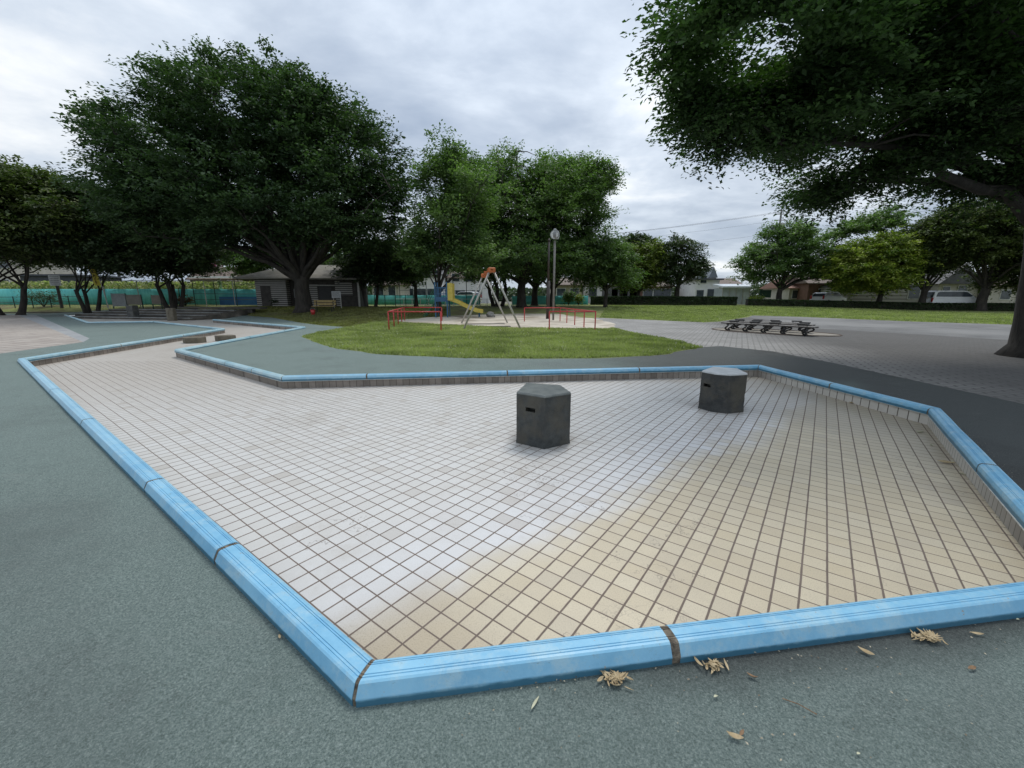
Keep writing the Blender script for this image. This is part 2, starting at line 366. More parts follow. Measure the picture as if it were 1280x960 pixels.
# ------------------------------------------------------------------ ground, one sheet cut into its surfaces
POOL = [(-.49,1.22),(2.633,1.679),(4.83,4.59),(4.63,7.62),(-3.72,6.52),(-8.36,10.15),(-9.2,18.2),(-17.65,24.5),(-20.2,31.2),(-31.5,34.2),(-33.5,31.3),(-22.3,21.9),(-19.4,22.6),(-11.95,17.2),(-10.25,8.58)]
def offs(P, d):                          # outward offset of the counter-clockwise outline
    n = len(P); out = []
    for i in range(n):
        a, b, c = Vector(P[i-1]), Vector(P[i]), Vector(P[(i+1) % n])
        n1 = Vector(((b-a).y, -(b-a).x)).normalized(); n2 = Vector(((c-b).y, -(c-b).x)).normalized()
        m = (n1+n2); m = m/max(0.3, (1+n1.dot(n2))); out.append((b.x+m.x*d, b.y+m.y*d))
    return out
HOLE = offs(POOL, 0.07)
g2 = lambda pts: [tuple(G(*p)[:2]) for p in pts]
def wiggle(P, amp, step=0.7, seed=0):
    out = []; n = len(P)
    for i in range(n):
        a, b = Vector(P[i]), Vector(P[(i+1) % n]); k = max(1, int((b-a).length/step)); k = min(k, 60)
        for j in range(k):
            p = a.lerp(b, j/k); q = noise.noise_vector(Vector((p.x*0.9, p.y*0.9, seed*3.3))); r_ = noise.noise_vector(Vector((p.x*3.1, p.y*3.1, seed)))
            out.append((p.x+(q.x+0.4*r_.x)*amp, p.y+(q.y+0.4*r_.y)*amp))
    return out
SAND = wiggle(g2([(497,400),(560,395),(640,392),(700,392.5),(742,398),(775,405),(757,412),(700,415),(640,416.5),(560,416),(522,411),(505,405)]), 0.35, 0.5, 1)
LAWN = wiggle(g2([(377,421),(400,430),(430,437),(470,441.5),(520,445),(600,448),(680,448.5),(750,448),(820,444),(878,434),(852,427),(800,418),(770,411),(640,410),(520,404),(470,402),(440,408),(405,414)]), 0.2, 0.25, 2)
PAVE = g2([(742,397),(800,399.5),(880,403),(899,402),(935,396.5),(960,400),(1027,411),(1150,418),(1268,425.5),(1500,441),(1600,560),(1280,505),(1042,453.7),(965,439),(900,432.5),(878,434),(852,427),(800,418),(757,406)])
ASPH = g2([(935,396.5),(941,394.3),(1000,396),(1137,401.8),(1274,406),(1700,420),(1800,470),(1500,441),(1268,425.5),(1150,418),(1027,411),(960,400)])
BEIGE = g2([(-500,394),(-100,393),(22,393.5),(104,427.5),(0,442),(-120,462),(-500,520)])
BAND = g2([(22,393.5),(45,393.8),(112,423),(104,427.5)])
PLAYB = [(-90,-30),(90,-30),(60,20)] + g2([(1280,505),(1042,453.7),(965,439),(900,432.5),(878,434)]) + g2([(820,444),(750,448),(680,448.5),(600,448),(520,445),(470,441.5),(430,437),(400,430),(377,421),(405,414),(440,409.5),(400,406.5),(376,403.5),(340,397),(300,392.5),(258,388.5)]) + [(-22,33.5),(-34,35.3)] + g2([(60,391.8),(-200,391.5)]) + [(-90,33)]
regions = [('sand_pit', SAND), ('lawn_front', LAWN), ('path', PAVE), ('asphalt_yard', ASPH), ('kerb_band', BAND), ('beige_paving', BEIGE), ('play_surface', PLAYB)]
pts = []; edges = []
def addloop(P, seg=None):
    o = len(pts)
    if seg:
        Q = []
        for i in range(len(P)):
            a, b = Vector(P[i]), Vector(P[(i+1) % len(P)]); k = max(1, min(50, int((b-a).length/seg)))
            Q += [tuple(a.lerp(b, j/k)) for j in range(k)]
        P = Q
    pts.extend([Vector(p) for p in P]); edges.extend([(o+i, o+(i+1) % len(P)) for i in range(len(P))])
addloop(HOLE, 1.5)
for nme, P in regions: addloop(P, 2.0)
for x in np.arange(-60, 60.1, 2.0):
    for y in np.arange(-6, 60.1, 2.0): pts.append(Vector((x+0.013, y+0.017)))
for x in list(range(-900, -60, 60))+list(range(-60, 61, 8))+list(range(120, 901, 60)):
    for y in [-60, -30, 68, 76, 84, 95, 110, 130, 170, 250, 400, 600, 900]: pts.append(Vector((x+0.01, y)))
V, E_, F_, _, _, _ = delaunay_2d_cdt(pts, edges, [], 0, 1e-5)
buckets = {}
for f in F_:
    c = sum((V[i] for i in f), Vector((0, 0)))/len(f)
    if inpoly(c.x, c.y, HOLE): continue
    key = 'lawn'
    for nme, P in regions:
        if inpoly(c.x, c.y, P): key = nme; break
    if key == 'lawn' and c.y > 62 : key = 'ground'
    buckets.setdefault(key, []).append(tuple(f))
GM = {'lawn': grass_mat(), 'play_surface': play_surface(),
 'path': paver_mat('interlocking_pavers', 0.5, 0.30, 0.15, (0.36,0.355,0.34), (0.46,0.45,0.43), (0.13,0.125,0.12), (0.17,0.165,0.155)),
 'beige_paving': paver_mat('beige_block_paving', 0.35, 0.6, 0.3, (0.38,0.335,0.295), (0.48,0.43,0.38), (0.16,0.135,0.12), (0.28,0.25,0.225)),
 'kerb_band': mat('worn_grey_band', (0.25,0.26,0.27), (0.36,0.37,0.37), 3, 0.85),
 'asphalt_yard': mat('asphalt_pale', (0.115,0.115,0.112), (0.185,0.183,0.178), 1.2, 0.9, 0.3, 60, c3=(0.22,0.218,0.21), s3=0.2),
 'sand_pit': mat('packed_sand', (0.44,0.39,0.31), (0.64,0.58,0.49), 1.2, 0.95, 0.3, 20, c3=(0.30,0.25,0.19), s3=0.5),
 'ground': mat('far_soil', (0.12,0.12,0.09), (0.2,0.19,0.15), 0.5, 0.95)}
GM['lawn_front'] = GM['lawn']
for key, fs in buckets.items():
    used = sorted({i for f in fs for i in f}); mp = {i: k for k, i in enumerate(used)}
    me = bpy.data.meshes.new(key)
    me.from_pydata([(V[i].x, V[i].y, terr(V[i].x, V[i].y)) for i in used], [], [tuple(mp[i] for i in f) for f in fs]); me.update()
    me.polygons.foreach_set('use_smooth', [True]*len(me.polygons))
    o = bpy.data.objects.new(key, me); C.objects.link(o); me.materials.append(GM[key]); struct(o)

# ------------------------------------------------------------------ basin floor (0 m) and the seating steps at its far end
fl = offs(POOL, 0.04)
fp = [Vector(p) for p in fl]; fe = [(i, (i+1) % len(fp)) for i in range(len(fp))]
V2, _, F2, _, _, _ = delaunay_2d_cdt(fp, fe, [], 1, 1e-5)
me = bpy.data.meshes.new('pool_floor'); me.from_pydata([(q.x, q.y, 0) for q in V2], [], [tuple(f) for f in F2]); me.update()
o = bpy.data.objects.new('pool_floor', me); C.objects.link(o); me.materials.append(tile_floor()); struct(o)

def wall_tiles():
    s = NT('brown_wall_tiles')
    # distance along the wall does not matter in x or y alone: use both, joints every tile
    u = s.m_('ADD', s.m_('MULTIPLY', s.x, 8.3), s.m_('MULTIPLY', s.y, 8.3))
    d = s.m_('PINGPONG', u, 0.5)
    col = s.mix(s.white(s.comb(s.m_('FLOOR', u), 0.0)), (0.17, 0.145, 0.12), (0.27, 0.235, 0.2))
    col = s.mix(s.m_('MULTIPLY', s.step(s.noise(5, 5, 0.7), 0.45, 0.7), 0.55), col, (0.11, 0.095, 0.08))
    lite = s.m_('MULTIPLY', s.step(s.x, 2.6, 4.0), s.m_('SUBTRACT', 1.0, s.m_('MULTIPLY', s.step(s.y, 6.8, 7.6), 0.7))); col = s.mix(lite, col, s.mix(s.noise(9, 3), (0.46,0.43,0.375), (0.64,0.61,0.55)))
    j = s.step(d, 0.03, 0.06); col = s.mix(j, (0.09, 0.075, 0.06), col)
    return s.done(col, 0.7)
WT = wall_tiles()
def rim_paint(name, pale):
    s = NT(name)
    st = s.noise(1.2, 8, 0.75)
    a = (0.155, 0.40, 0.60); b = (0.255, 0.53, 0.72)
    if pale: a = (0.27, 0.47, 0.55); b = (0.46, 0.63, 0.67)
    col = s.mix(s.step(st, 0.35, 0.65), a, b)
    if not pale:
        pf = s.m_('MULTIPLY', s.step(s.m_('SUBTRACT', s.y, s.x), 3.5, 12.0), s.m_('SUBTRACT', 1.0, s.step(s.x, -4.0, 0.5)))
        col = s.mix(s.m_('MULTIPLY', pf, 0.8), col, s.mix(st, (0.24, 0.46, 0.60), (0.46, 0.66, 0.74)))
    col = s.mix(s.m_('MULTIPLY', s.step(s.noise(7, 7, 0.8), 0.46, 0.68), 0.62), col, (0.42, 0.60, 0.67) if not pale else (0.55, 0.62, 0.60))
    col = s.mix(s.m_('MULTIPLY', s.step(s.noise(28, 6, 0.8), 0.57, 0.70), 0.42), col, (0.13, 0.22, 0.28))
    col = s.mix(s.m_('MULTIPLY', s.step(s.noise(3.5, 8, 0.8), 0.62, 0.72), 0.25), col, (0.10, 0.2, 0.28))
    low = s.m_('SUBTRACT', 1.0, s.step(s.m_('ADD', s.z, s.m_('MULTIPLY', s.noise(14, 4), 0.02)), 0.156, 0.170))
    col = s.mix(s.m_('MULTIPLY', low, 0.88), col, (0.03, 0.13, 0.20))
    al = s.step(s.noise(16, 6, 0.85, stretch=(1, 1, 5)), 0.63, 0.70); col = s.mix(s.m_('MULTIPLY', al, 0.6), col, (0.10, 0.12, 0.12))
    ch = s.step(s.noise(38, 3, 0.6), 0.70, 0.735); col = s.mix(ch, col, (0.33, 0.32, 0.29))
    s.bump(s.noise(60, 4, 0.7), 0.15, 0.004)
    return s.done(col, 0.42, 0.5)
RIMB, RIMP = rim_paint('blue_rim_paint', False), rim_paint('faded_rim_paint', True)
JOINT = mat('joint_mortar', (0.05,0.042,0.032), (0.24,0.20,0.15), 30, 0.9, 0.5)
GROUT = mat('white_grout_line', (0.38,0.38,0.35), (0.62,0.62,0.58), 14, 0.8)
STEP = mat('step_stone', (0.055,0.05,0.043), (0.13,0.115,0.095), 1.5, 0.85, 0.3, 20, c3=(0.035,0.032,0.03), s3=0.5)
PROF = [(-.010,.122),(-.012,.165),(-.008,.188),(.002,.199),(.010,.203),(.014,.2035),(.0155,.2005),(.0175,.2005),(.019,.2045),(.023,.205),(.0245,.202),(.0265,.202),(.028,.206),(.062,.2075),(.0635,.2045),(.0655,.2045),(.067,.2075),(.073,.2075),(.0745,.2045),(.0765,.2045),(.078,.207),(.086,.205),(.093,.200),(.112,.162),(.113,.158),(.111,.155),(.113,.112),(.06,.112),(.0,.118)]
n = len(POOL)
def rim_run(i, cuts, label, m, wmat=WT, endtrim=(0, 0)):
    a, b = Vector(POOL[i]), Vector(POOL[(i+1) % n]); pa = Vector(POOL[i-1]); nb_ = Vector(POOL[(i+2) % n])
    d = (b-a).normalized(); nr = Vector((d.y, -d.x)); Ln = (b-a).length
    def miter(p, q, r_):
        d1 = (q-p).normalized(); d2 = (r_-q).normalized(); n1 = Vector((d1.y, -d1.x)); n2 = Vector((d2.y, -d2.x))
        mm = n1+n2; mm = mm/max(0.3, 1+n1.dot(n2)); return mm
    ma, mb = miter(pa, a, b), miter(a, b, nb_)
    mid = a.lerp(b, 0.5)
    T = thing('pool_rim', label, 'rim', (mid.x, mid.y, 0.13), math.atan2(d.y, d.x), 'blue coping runs round the empty basin')
    ends = [0.0]+sorted(cuts)+[Ln]
    def frame(s_, gap):
        # at the two ends the block follows the miter, elsewhere it is cut square
        def fr(p):
            if s_ <= 1e-6: q = a + ma*p[0] + d*gap
            elif s_ >= Ln-1e-6: q = b + mb*p[0] - d*gap
            else: q = a + d*(s_+gap) + nr*p[0]
            return Vector((q.x, q.y, p[1]))
        return fr
    for k in range(len(ends)-1):
        s0, s1 = ends[k], ends[k+1]; g = 0.006
        g = 0.016 if i == 0 else 0.013; g0 = g if s0 > 0 else 0.008; g1 = -g if s1 < Ln else 0.008
        jz = random.uniform(-0.0015, 0.0015); mbk = MB(); stn = [s0]+list(np.arange(s0+0.35, s1-0.25, 0.4))+[s1]
        rings = []
        for q_, ss in enumerate(stn):
            fr = frame(ss, g0 if q_ == 0 else (g1 if q_ == len(stn)-1 else 0))
            wv = noise.noise(Vector((ss*1.3, i*7.7, 0)))*0.0042
            rings.append([fr((p[0]+wv, p[1]+jz+(wv if p[1] > .15 else 0))) for p in PROF])
        m_n = len(PROF); vs = [v_ for r_ in rings for v_ in r_]
        fs = [tuple(reversed(range(m_n))), tuple(range((len(rings)-1)*m_n, len(rings)*m_n))]
        for r_ in range(len(rings)-1):
            for c_ in range(m_n):
                c2 = (c_+1) % m_n; fs.append((r_*m_n+c_, r_*m_n+c2, (r_+1)*m_n+c2, (r_+1)*m_n+c_))
        mbk.add(vs, fs); mbk.build('coping_block', m, T)
        if s1 < Ln:                       # mortar in the joint, a little lower than the paint
            jf = MB(); sh = [(p[0]*0.965+0.002, p[1]-0.0025) for p in PROF[:-3]]+[(.108,.112),(.05,.112),(-.006,.118)]
            wd = 0.030 if i == 0 else (0.032 if k % 2 else 0.024)
            jf.extr(sh, frame(s1, -wd*0.55), frame(s1, wd*0.55)); jf.build('mortar_joint', JOINT, T)
    # mortar wedge at the corner b
    jf = MB(); sh = [(p[0]*0.975+0.001, p[1]-0.003) for p in PROF[:-3]]+[(.110,.114),(.05,.114),(-.006,.119)]
    d2 = (nb_-b).normalized()
    jf.extr(sh, lambda p: Vector(((b+mb*p[0]-d*0.013).x, (b+mb*p[0]-d*0.013).y, p[1])), lambda p: Vector(((b+mb*p[0]+d2*0.013).x, (b+mb*p[0]+d2*0.013).y, p[1])))
    jf.build('mortar_joint', JOINT, T)
    wl = MB(); w0, w1 = 0.006, 0.05
    def fw(base, mm): return lambda p: Vector(((base+mm*p[0]).x, (base+mm*p[0]).y, p[1]))
    wl.extr([(w0,-.01),(w0,.114),(w1,.114),(w1,-.01)], fw(a, ma), fw(b, mb)); wl.build('tile_wall', wmat, T)
    gl = MB(); gl.extr([(-.013,.1145),(-.016,.1225),(.03,.1215),(.03,.113)], fw(a, ma), fw(b, mb)); gl.build('grout_line', GROUT, T)
    return T
rim_run(0, [1.09], 'sky blue rim at the basin\'s near edge, leaf litter lying along its foot', RIMB)
rim_run(1, [1.62], 'blue rim on the right side with pale tiles below, running back to the bend', RIMB)
rim_run(2, [1.40], 'blue rim past the right bend, behind the hexagonal block and beside dark asphalt', RIMB)
rim_run(3, [2.35, 4.75, 7.1], 'long blue rim along the far side, between pillars and front lawn', RIMB)
rim_run(4, [1.2, 2.5, 4.0], 'pale blue rim of the teal tongue facing the long left channel', RIMP)
rim_run(5, [3.4, 6.0], 'faded rim on the back of the teal tongue beside the two stepping stones', RIMP)
rim_run(6, [3.0, 6.0, 8.5], 'far faded rim on the right of the channel leading to the seating steps', RIMP)
rim_run(10, [4.0, 8.0, 11.5], 'thin pale rim at the far left end beside the dark seating steps', RIMP)
rim_run(11, [], 'short pale rim in front of the two dark posts', RIMP)
rim_run(12, [3.2, 6.4], 'pale rim behind the teal strip, pointing to the channel mouth', RIMP)
rim_run(13, [3.0, 6.0], 'pale rim on the left bank, brown tile wall below it', RIMP)
rim_run(14, [2.67, 4.9, 7.3, 9.75, 11.05], 'long blue rim down the left side to the nearest corner', RIMB)

# seating steps rising out of the far end of the basin
sa, sb = Vector((-31.6, 34.2)), Vector((-20.1, 31.3)); sd = (sb-sa).normalized(); sn = Vector((sd.y, -sd.x))
if sn.y > 0: sn = -sn
for k in range(4):
    mb_ = MB(); zt = 0.14*(k+1); off = 4.4-k*1.1
    q0, q1 = sa+sn*off-sd*0.2, sb+sn*off+sd*0.3
    L0, L1 = sa+sn*(off-1.12)-sd*0.2, sb+sn*(off-1.12)+sd*0.3
    mb_.prism([q0, q1, L1, L0], 0.0-0.003*k, zt); o = mb_.build('step', STEP, None, bevel=0.01); MB().prism([q0+sn*.012, q1+sn*.012, q1-sn*.16, q0-sn*.16], zt-.03, zt+.012).build('nosing', mat('worn_step_nosing', (0.16,0.16,0.15), (0.33,0.34,0.33), 1.5, .8), o)
    tag(o, ['lowest broad dark stone seating step, on the basin floor', 'second stone seating step up from the basin floor', 'third stone seating step, one below the top slab', 'topmost stone seating step below the grass bank'][k], 'step', 'stone steps at the end of the basin')
mb_ = MB(); a_, b_ = sa+Vector((5.0, -1.0)), sb+Vector((1.1, 0.2)); nn = Vector((-sd.y, sd.x))
mb_.prism([a_, b_, b_+nn*0.7, a_+nn*0.7], 0.60, 0.73)
for t_ in (0.15, 0.5, 0.85):
    q = a_.lerp(b_, t_)+nn*0.35; mb_.prism([q+Vector((-.2,-.2)), q+Vector((.2,-.2)), q+Vector((.2,.2)), q+Vector((-.2,.2))], 0.3, 0.601)
tag(mb_.build('stone_slab', mat('dark_slab', (0.06,0.058,0.05), (0.12,0.11,0.09), 2, 0.8), bevel=0.01), 'long dark slab resting along the top of the seating steps', 'slab')
# low kerb that holds the left grass bank
kb = g2([(-260,391.0),(60,391.4),(125,390.0)])+[(-31.8,34.6)]
for a_, b_ in zip(kb[:-1], kb[1:]): pass
mbk = MB()
for a_, b_ in zip(kb[:-1], kb[1:]):
    A_, B_ = Vector(a_), Vector(b_); dd = (B_-A_).normalized(); nn = Vector((-dd.y, dd.x))*0.15
    mbk.prism([A_, B_, B_+nn, A_+nn], 0.05, 0.28)
tag(mbk.build('kerb', mat('dark_kerb', (0.07,0.065,0.055), (0.13,0.12,0.10), 3, 0.85)), 'low dark stone kerb holding back the grass bank on the left', 'kerb')
# the two dark posts and the tan one at the steps
def hexpost(name, label, c, r, z0, z1, m, rot, group):
    P = [(c[0]+r*math.cos(rot+k*math.pi/3), c[1]+r*math.sin(rot+k*math.pi/3)) for k in range(6)]
    o = MB().prism(P, z0, z1).build(name, m, None, bevel=0.015); return tag(o, label, 'post', group)
DST = mat('dark_granite', (0.035,0.037,0.036), (0.075,0.077,0.072), 9, 0.55, 0.3, 60, c3=(0.10,0.10,0.09), s3=4)
TST = mat('tan_granite', (0.10,0.085,0.06), (0.17,0.15,0.11), 6, 0.7, 0.3, 40)
hexpost('stone_post', 'dark stone post standing before the seating steps, left one', (-26.0, 28.6), 0.36, -0.01, 0.93, DST, 0.2, 'stone posts at the seating steps')
hexpost('stone_post', 'tan stone post standing before the seating steps, right one', (-21.75, 26.6), 0.27, -0.01, 0.80, TST, 0.5, 'stone posts at the seating steps')
# stepping stones in the channel
for lab, c, s_ in (('low dark stepping stone between left bank and teal tongue, nearer one', (-10.42, 13.5), (0.62, 0.55)), ('low dark stepping stone partly hidden behind the teal tongue rim', (-9.85, 14.15), (0.60, 0.5))):
    P = [(c[0]+s_[0]*0.55*math.cos(k*math.pi/3+.3), c[1]+s_[1]*0.55*math.sin(k*math.pi/3+.3)) for k in range(6)]
    tag(MB().prism(P, -0.01, 0.185).build('stepping_stone', TST, None, bevel=0.012), lab, 'stone', 'stepping stones in the channel')

# ------------------------------------------------------------------ the two stone pillars (dry water spouts)
def pillar_stone(name, dark):
    s = NT(name)
    n1_ = s.noise(12, 7, 0.75); n2_ = s.noise(140, 3, 0.7)
    a, b = ((0.020, 0.024, 0.024), (0.058, 0.064, 0.062)) if dark else ((0.013, 0.015, 0.016), (0.045, 0.047, 0.044))
    col = s.mix(s.step(n1_, 0.3, 0.7), a, b)
    col = s.mix(s.m_('MULTIPLY', s.step(s.noise(3.2, 5, 0.7), 0.44, 0.62), 0.65), col, (0.075, 0.066, 0.047))
    col = s.mix(s.m_('MULTIPLY', s.step(n2_, 0.55, 0.7), 0.4), col, (0.13, 0.13, 0.12))
    dr = s.noise(10, 4, 0.6, stretch=(1, 1, 0.12)); col = s.mix(s.m_('MULTIPLY', s.step(dr, 0.52, 0.68), 0.5), col, (0.025, 0.027, 0.027))
    s.bump(s.m_('ADD', n1_, s.m_('MULTIPLY', n2_, 0.3)), 0.35, 0.012)
    return s.done(col, s.mix(s.step(s.noise(5, 5), .4, .6), (.38,)*3, (.62,)*3), 0.5)
def pillar(label, poly, h, slot_face, slot_z, m, mtop, rough_amp, band=None, seed=0, lean=0.0):
    c = sum((Vector(p) for p in poly), Vector((0, 0)))/len(poly)
    T = thing('stone_pillar', label, 'pillar', (c.x, c.y, 0), 0, 'dark stone water pillars on the tiled floor')
    mb_ = MB(); nl = 16; nper = 6; ring = []
    k = len(poly)
    for l_ in range(nl+1):
        z = (h-0.02)*l_/nl
        for i in range(k):
            a, b = Vector(poly[i]), Vector(poly[(i+1) % k])
            for j in range(nper):
                t = j/nper; p = a.lerp(b, t)
                zn = min(1, max(0, (h*0.68-z)/0.05))*min(1, (h-z)/0.1+.1)
                q = noise.noise(Vector((p.x*9, p.y*9, z*11+seed)))*rough_amp*(0.25+zn)
                fl_ = 1+0.02*max(0, 1-z/0.06)
                ring.append(((p.x-c.x)*(1+q)*fl_+c.x+lean*(z/h)*.05, (p.y-c.y)*(1+q)*fl_+c.y, z-0.004))
    m_n = k*nper; fs = []
    # slot: leave out faces in a small rectangle of one side and build the recess instead
    for l_ in range(nl):
        for i in range(m_n):
            i2 = (i+1) % m_n; fs.append((l_*m_n+i, l_*m_n+i2, (l_+1)*m_n+i2, (l_+1)*m_n+i))
    mb_.add(ring, fs+[tuple(range(nl*m_n, nl*m_n+m_n))]); body = mb_.build('body', m, T)
    # cut the slot with a real boolean recess
    a, b = Vector(poly[slot_face]), Vector(poly[(slot_face+1) % k]); mid = a.lerp(b, 0.5); d = (b-a).normalized()
    ct = MB().box((mid.x, mid.y, slot_z), (0.11, 0.14, 0.042), math.atan2(d.y, d.x))
    cme = bpy.data.meshes.new('cut'); cme.from_pydata(ct.v, [], ct.f); cob = bpy.data.objects.new('cut', cme); C.objects.link(cob)
    bpy.context.view_layer.update()
    bo = body.modifiers.new('b', 'BOOLEAN'); bo.object = cob; bo.operation = 'DIFFERENCE'; bo.solver = 'EXACT'
    dg = bpy.context.evaluated_depsgraph_get(); nm = bpy.data.meshes.new_from_object(body.evaluated_get(dg))
    body.modifiers.clear(); body.data = nm; bpy.data.objects.remove(cob)
    top = MB(); ch = 0.012
    inner = [((p[0]-c.x)*0.97+c.x, (p[1]-c.y)*0.97+c.y) for p in poly]
    top.prism(poly, h-0.022, h-ch); top.prism([((p[0]-c.x)*1.001+c.x, (p[1]-c.y)*1.001+c.y) for p in poly], h-ch+0.0005, h, inner)
    top.build('top_slab', mtop, T)
    bk = MB().box((mid.x+ -d.y*0, mid.y, slot_z), (0.085, 0.02, 0.02), math.atan2(d.y, d.x))
    return T
PM1 = pillar_stone('dark_pillar_stone', True); PM2 = pillar_stone('split_pillar_stone', False)
PTOP = mat('honed_top_sky_gloss', (0.10,0.115,0.113), (0.18,0.195,0.185), 9, 0.30, 0.1, 80)  # sky gloss on the pillar tops put into lighter stone colours
PTOP2 = mat('pale_stone_top', (0.40,0.42,0.42), (0.56,0.58,0.58), 6, 0.4, 0.1, 80)
pillar('five sided dark stone pillar with a slot, nearest on the tiled floor', [(0.045,3.985),(0.315,3.80),(0.585,3.965),(0.52,4.31),(0.155,4.42)], 0.535, 0, 0.372, PM1, PTOP, 0.006, seed=1)
pillar('rough dark stone pillar with pale top, near the far right corner', [(2.50,5.33),(2.585,5.15),(2.735,5.06),(2.99,5.13),(3.06,5.50),(2.80,5.65)], 0.512, 0, 0.33, PM2, PTOP2, 0.022, seed=5)

# ------------------------------------------------------------------ leaves and trees
def leafmat(name, dark, light, trans=0.25):
    m = bpy.data.materials.new(name); m.use_nodes = True; t = m.node_tree
    p = t.nodes['Principled BSDF']; p.inputs['Roughness'].default_value = 0.55; p.inputs['Specular IOR Level'].default_value = 0.3
    at = t.nodes.new('ShaderNodeAttribute'); at.attribute_name = 'tone'
    r = t.nodes.new('ShaderNodeValToRGB'); r.color_ramp.elements[0].color = (*dark, 1); r.color_ramp.elements[1].color = (*light, 1)
    t.links.new(at.outputs['Fac'], r.inputs[0]); t.links.new(r.outputs[0], p.inputs['Base Color'])
    tr = t.nodes.new('ShaderNodeBsdfTranslucent'); g = t.nodes.new('ShaderNodeVectorMath'); g.operation = 'MULTIPLY'
    g.inputs[1].default_value = (1.1, 1.5, 0.5); t.links.new(r.outputs[0], g.inputs[0]); t.links.new(g.outputs[0], tr.inputs[0])
    mx = t.nodes.new('ShaderNodeMixShader'); mx.inputs[0].default_value = trans
    t.links.new(p.outputs[0], mx.inputs[1]); t.links.new(tr.outputs[0], mx.inputs[2])
    t.links.new(mx.outputs[0], t.nodes['Material Output'].inputs[0]); return m
BARK = mat('grey_brown_bark', (0.022,0.019,0.016), (0.06,0.052,0.043), 5, 0.9, 0.8, 24, stretch=(1,1,0.3))
BARKL = mat('lichened_bark', (0.07,0.065,0.05), (0.16,0.15,0.115), 4, 0.9, 0.8, 20, stretch=(1,1,0.35))
LZ = leafmat('zelkova_leaves', (0.032,0.060,0.030), (0.092,0.145,0.066), 0.30)
LN_ = leafmat('near_leaves', (0.028,0.056,0.022), (0.085,0.150,0.048), 0.38)
LC = leafmat('cherry_leaves', (0.060,0.105,0.042), (0.200,0.285,0.115), 0.36)
LY = leafmat('young_yellow_leaves', (0.08,0.13,0.025), (0.36,0.40,0.08), 0.3)
LYG = leafmat('olive_yellow_leaves', (0.06,0.095,0.022), (0.22,0.26,0.06), 0.3)
LD = leafmat('evergreen_leaves', (0.030,0.052,0.026), (0.085,0.120,0.055), 0.25)
LO = leafmat('olive_leaves', (0.042,0.066,0.025), (0.135,0.165,0.060), 0.28)

def leaf_mesh(name, cen, size, tone, m, parent, flat=0.55, aspect=0.5, spray=None):
    """one small folded diamond per centre; numpy arrays"""
    N_ = len(cen)
    nrm = rng.normal(size=(N_, 3)); nrm[:, 2] = np.abs(nrm[:, 2])*(1+flat*3)+flat; nrm /= np.linalg.norm(nrm, axis=1)[:, None]
    t = rng.normal(size=(N_, 3)) if spray is None else spray+rng.normal(size=(N_, 3))*0.45
    t -= nrm*np.sum(t*nrm, axis=1)[:, None]; t /= np.linalg.norm(t, axis=1)[:, None]+1e-9
    b = np.cross(nrm, t); s_ = size*(0.65+0.7*rng.random(N_))[:, None]
    v = np.empty((N_, 4, 3)); v[:, 0] = cen-t*s_*0.5; v[:, 1] = cen+b*s_*aspect*0.5+t*s_*0.05; v[:, 2] = cen+t*s_*0.5-nrm*s_*0.10; v[:, 3] = cen-b*s_*aspect*0.5+t*s_*0.05
    v[:, 1] += nrm*s_*0.06; v[:, 3] += nrm*s_*0.06
    me = bpy.data.meshes.new(name); me.vertices.add(N_*4); me.vertices.foreach_set('co', v.reshape(-1).astype(np.float32))
    me.loops.add(N_*4); me.loops.foreach_set('vertex_index', np.arange(N_*4, dtype=np.int32))
    me.polygons.add(N_); me.polygons.foreach_set('loop_start', np.arange(0, N_*4, 4, dtype=np.int32)); me.polygons.foreach_set('loop_total', np.full(N_, 4, dtype=np.int32))
    me.update(calc_edges=True)
    a = me.attributes.new('tone', 'FLOAT', 'FACE'); a.data.foreach_set('value', np.clip(tone, 0, 1).astype(np.float32))
    me.materials.append(m); o = bpy.data.objects.new(name, me); C.objects.link(o)
    if parent is not None: adopt(o, parent)
    return o
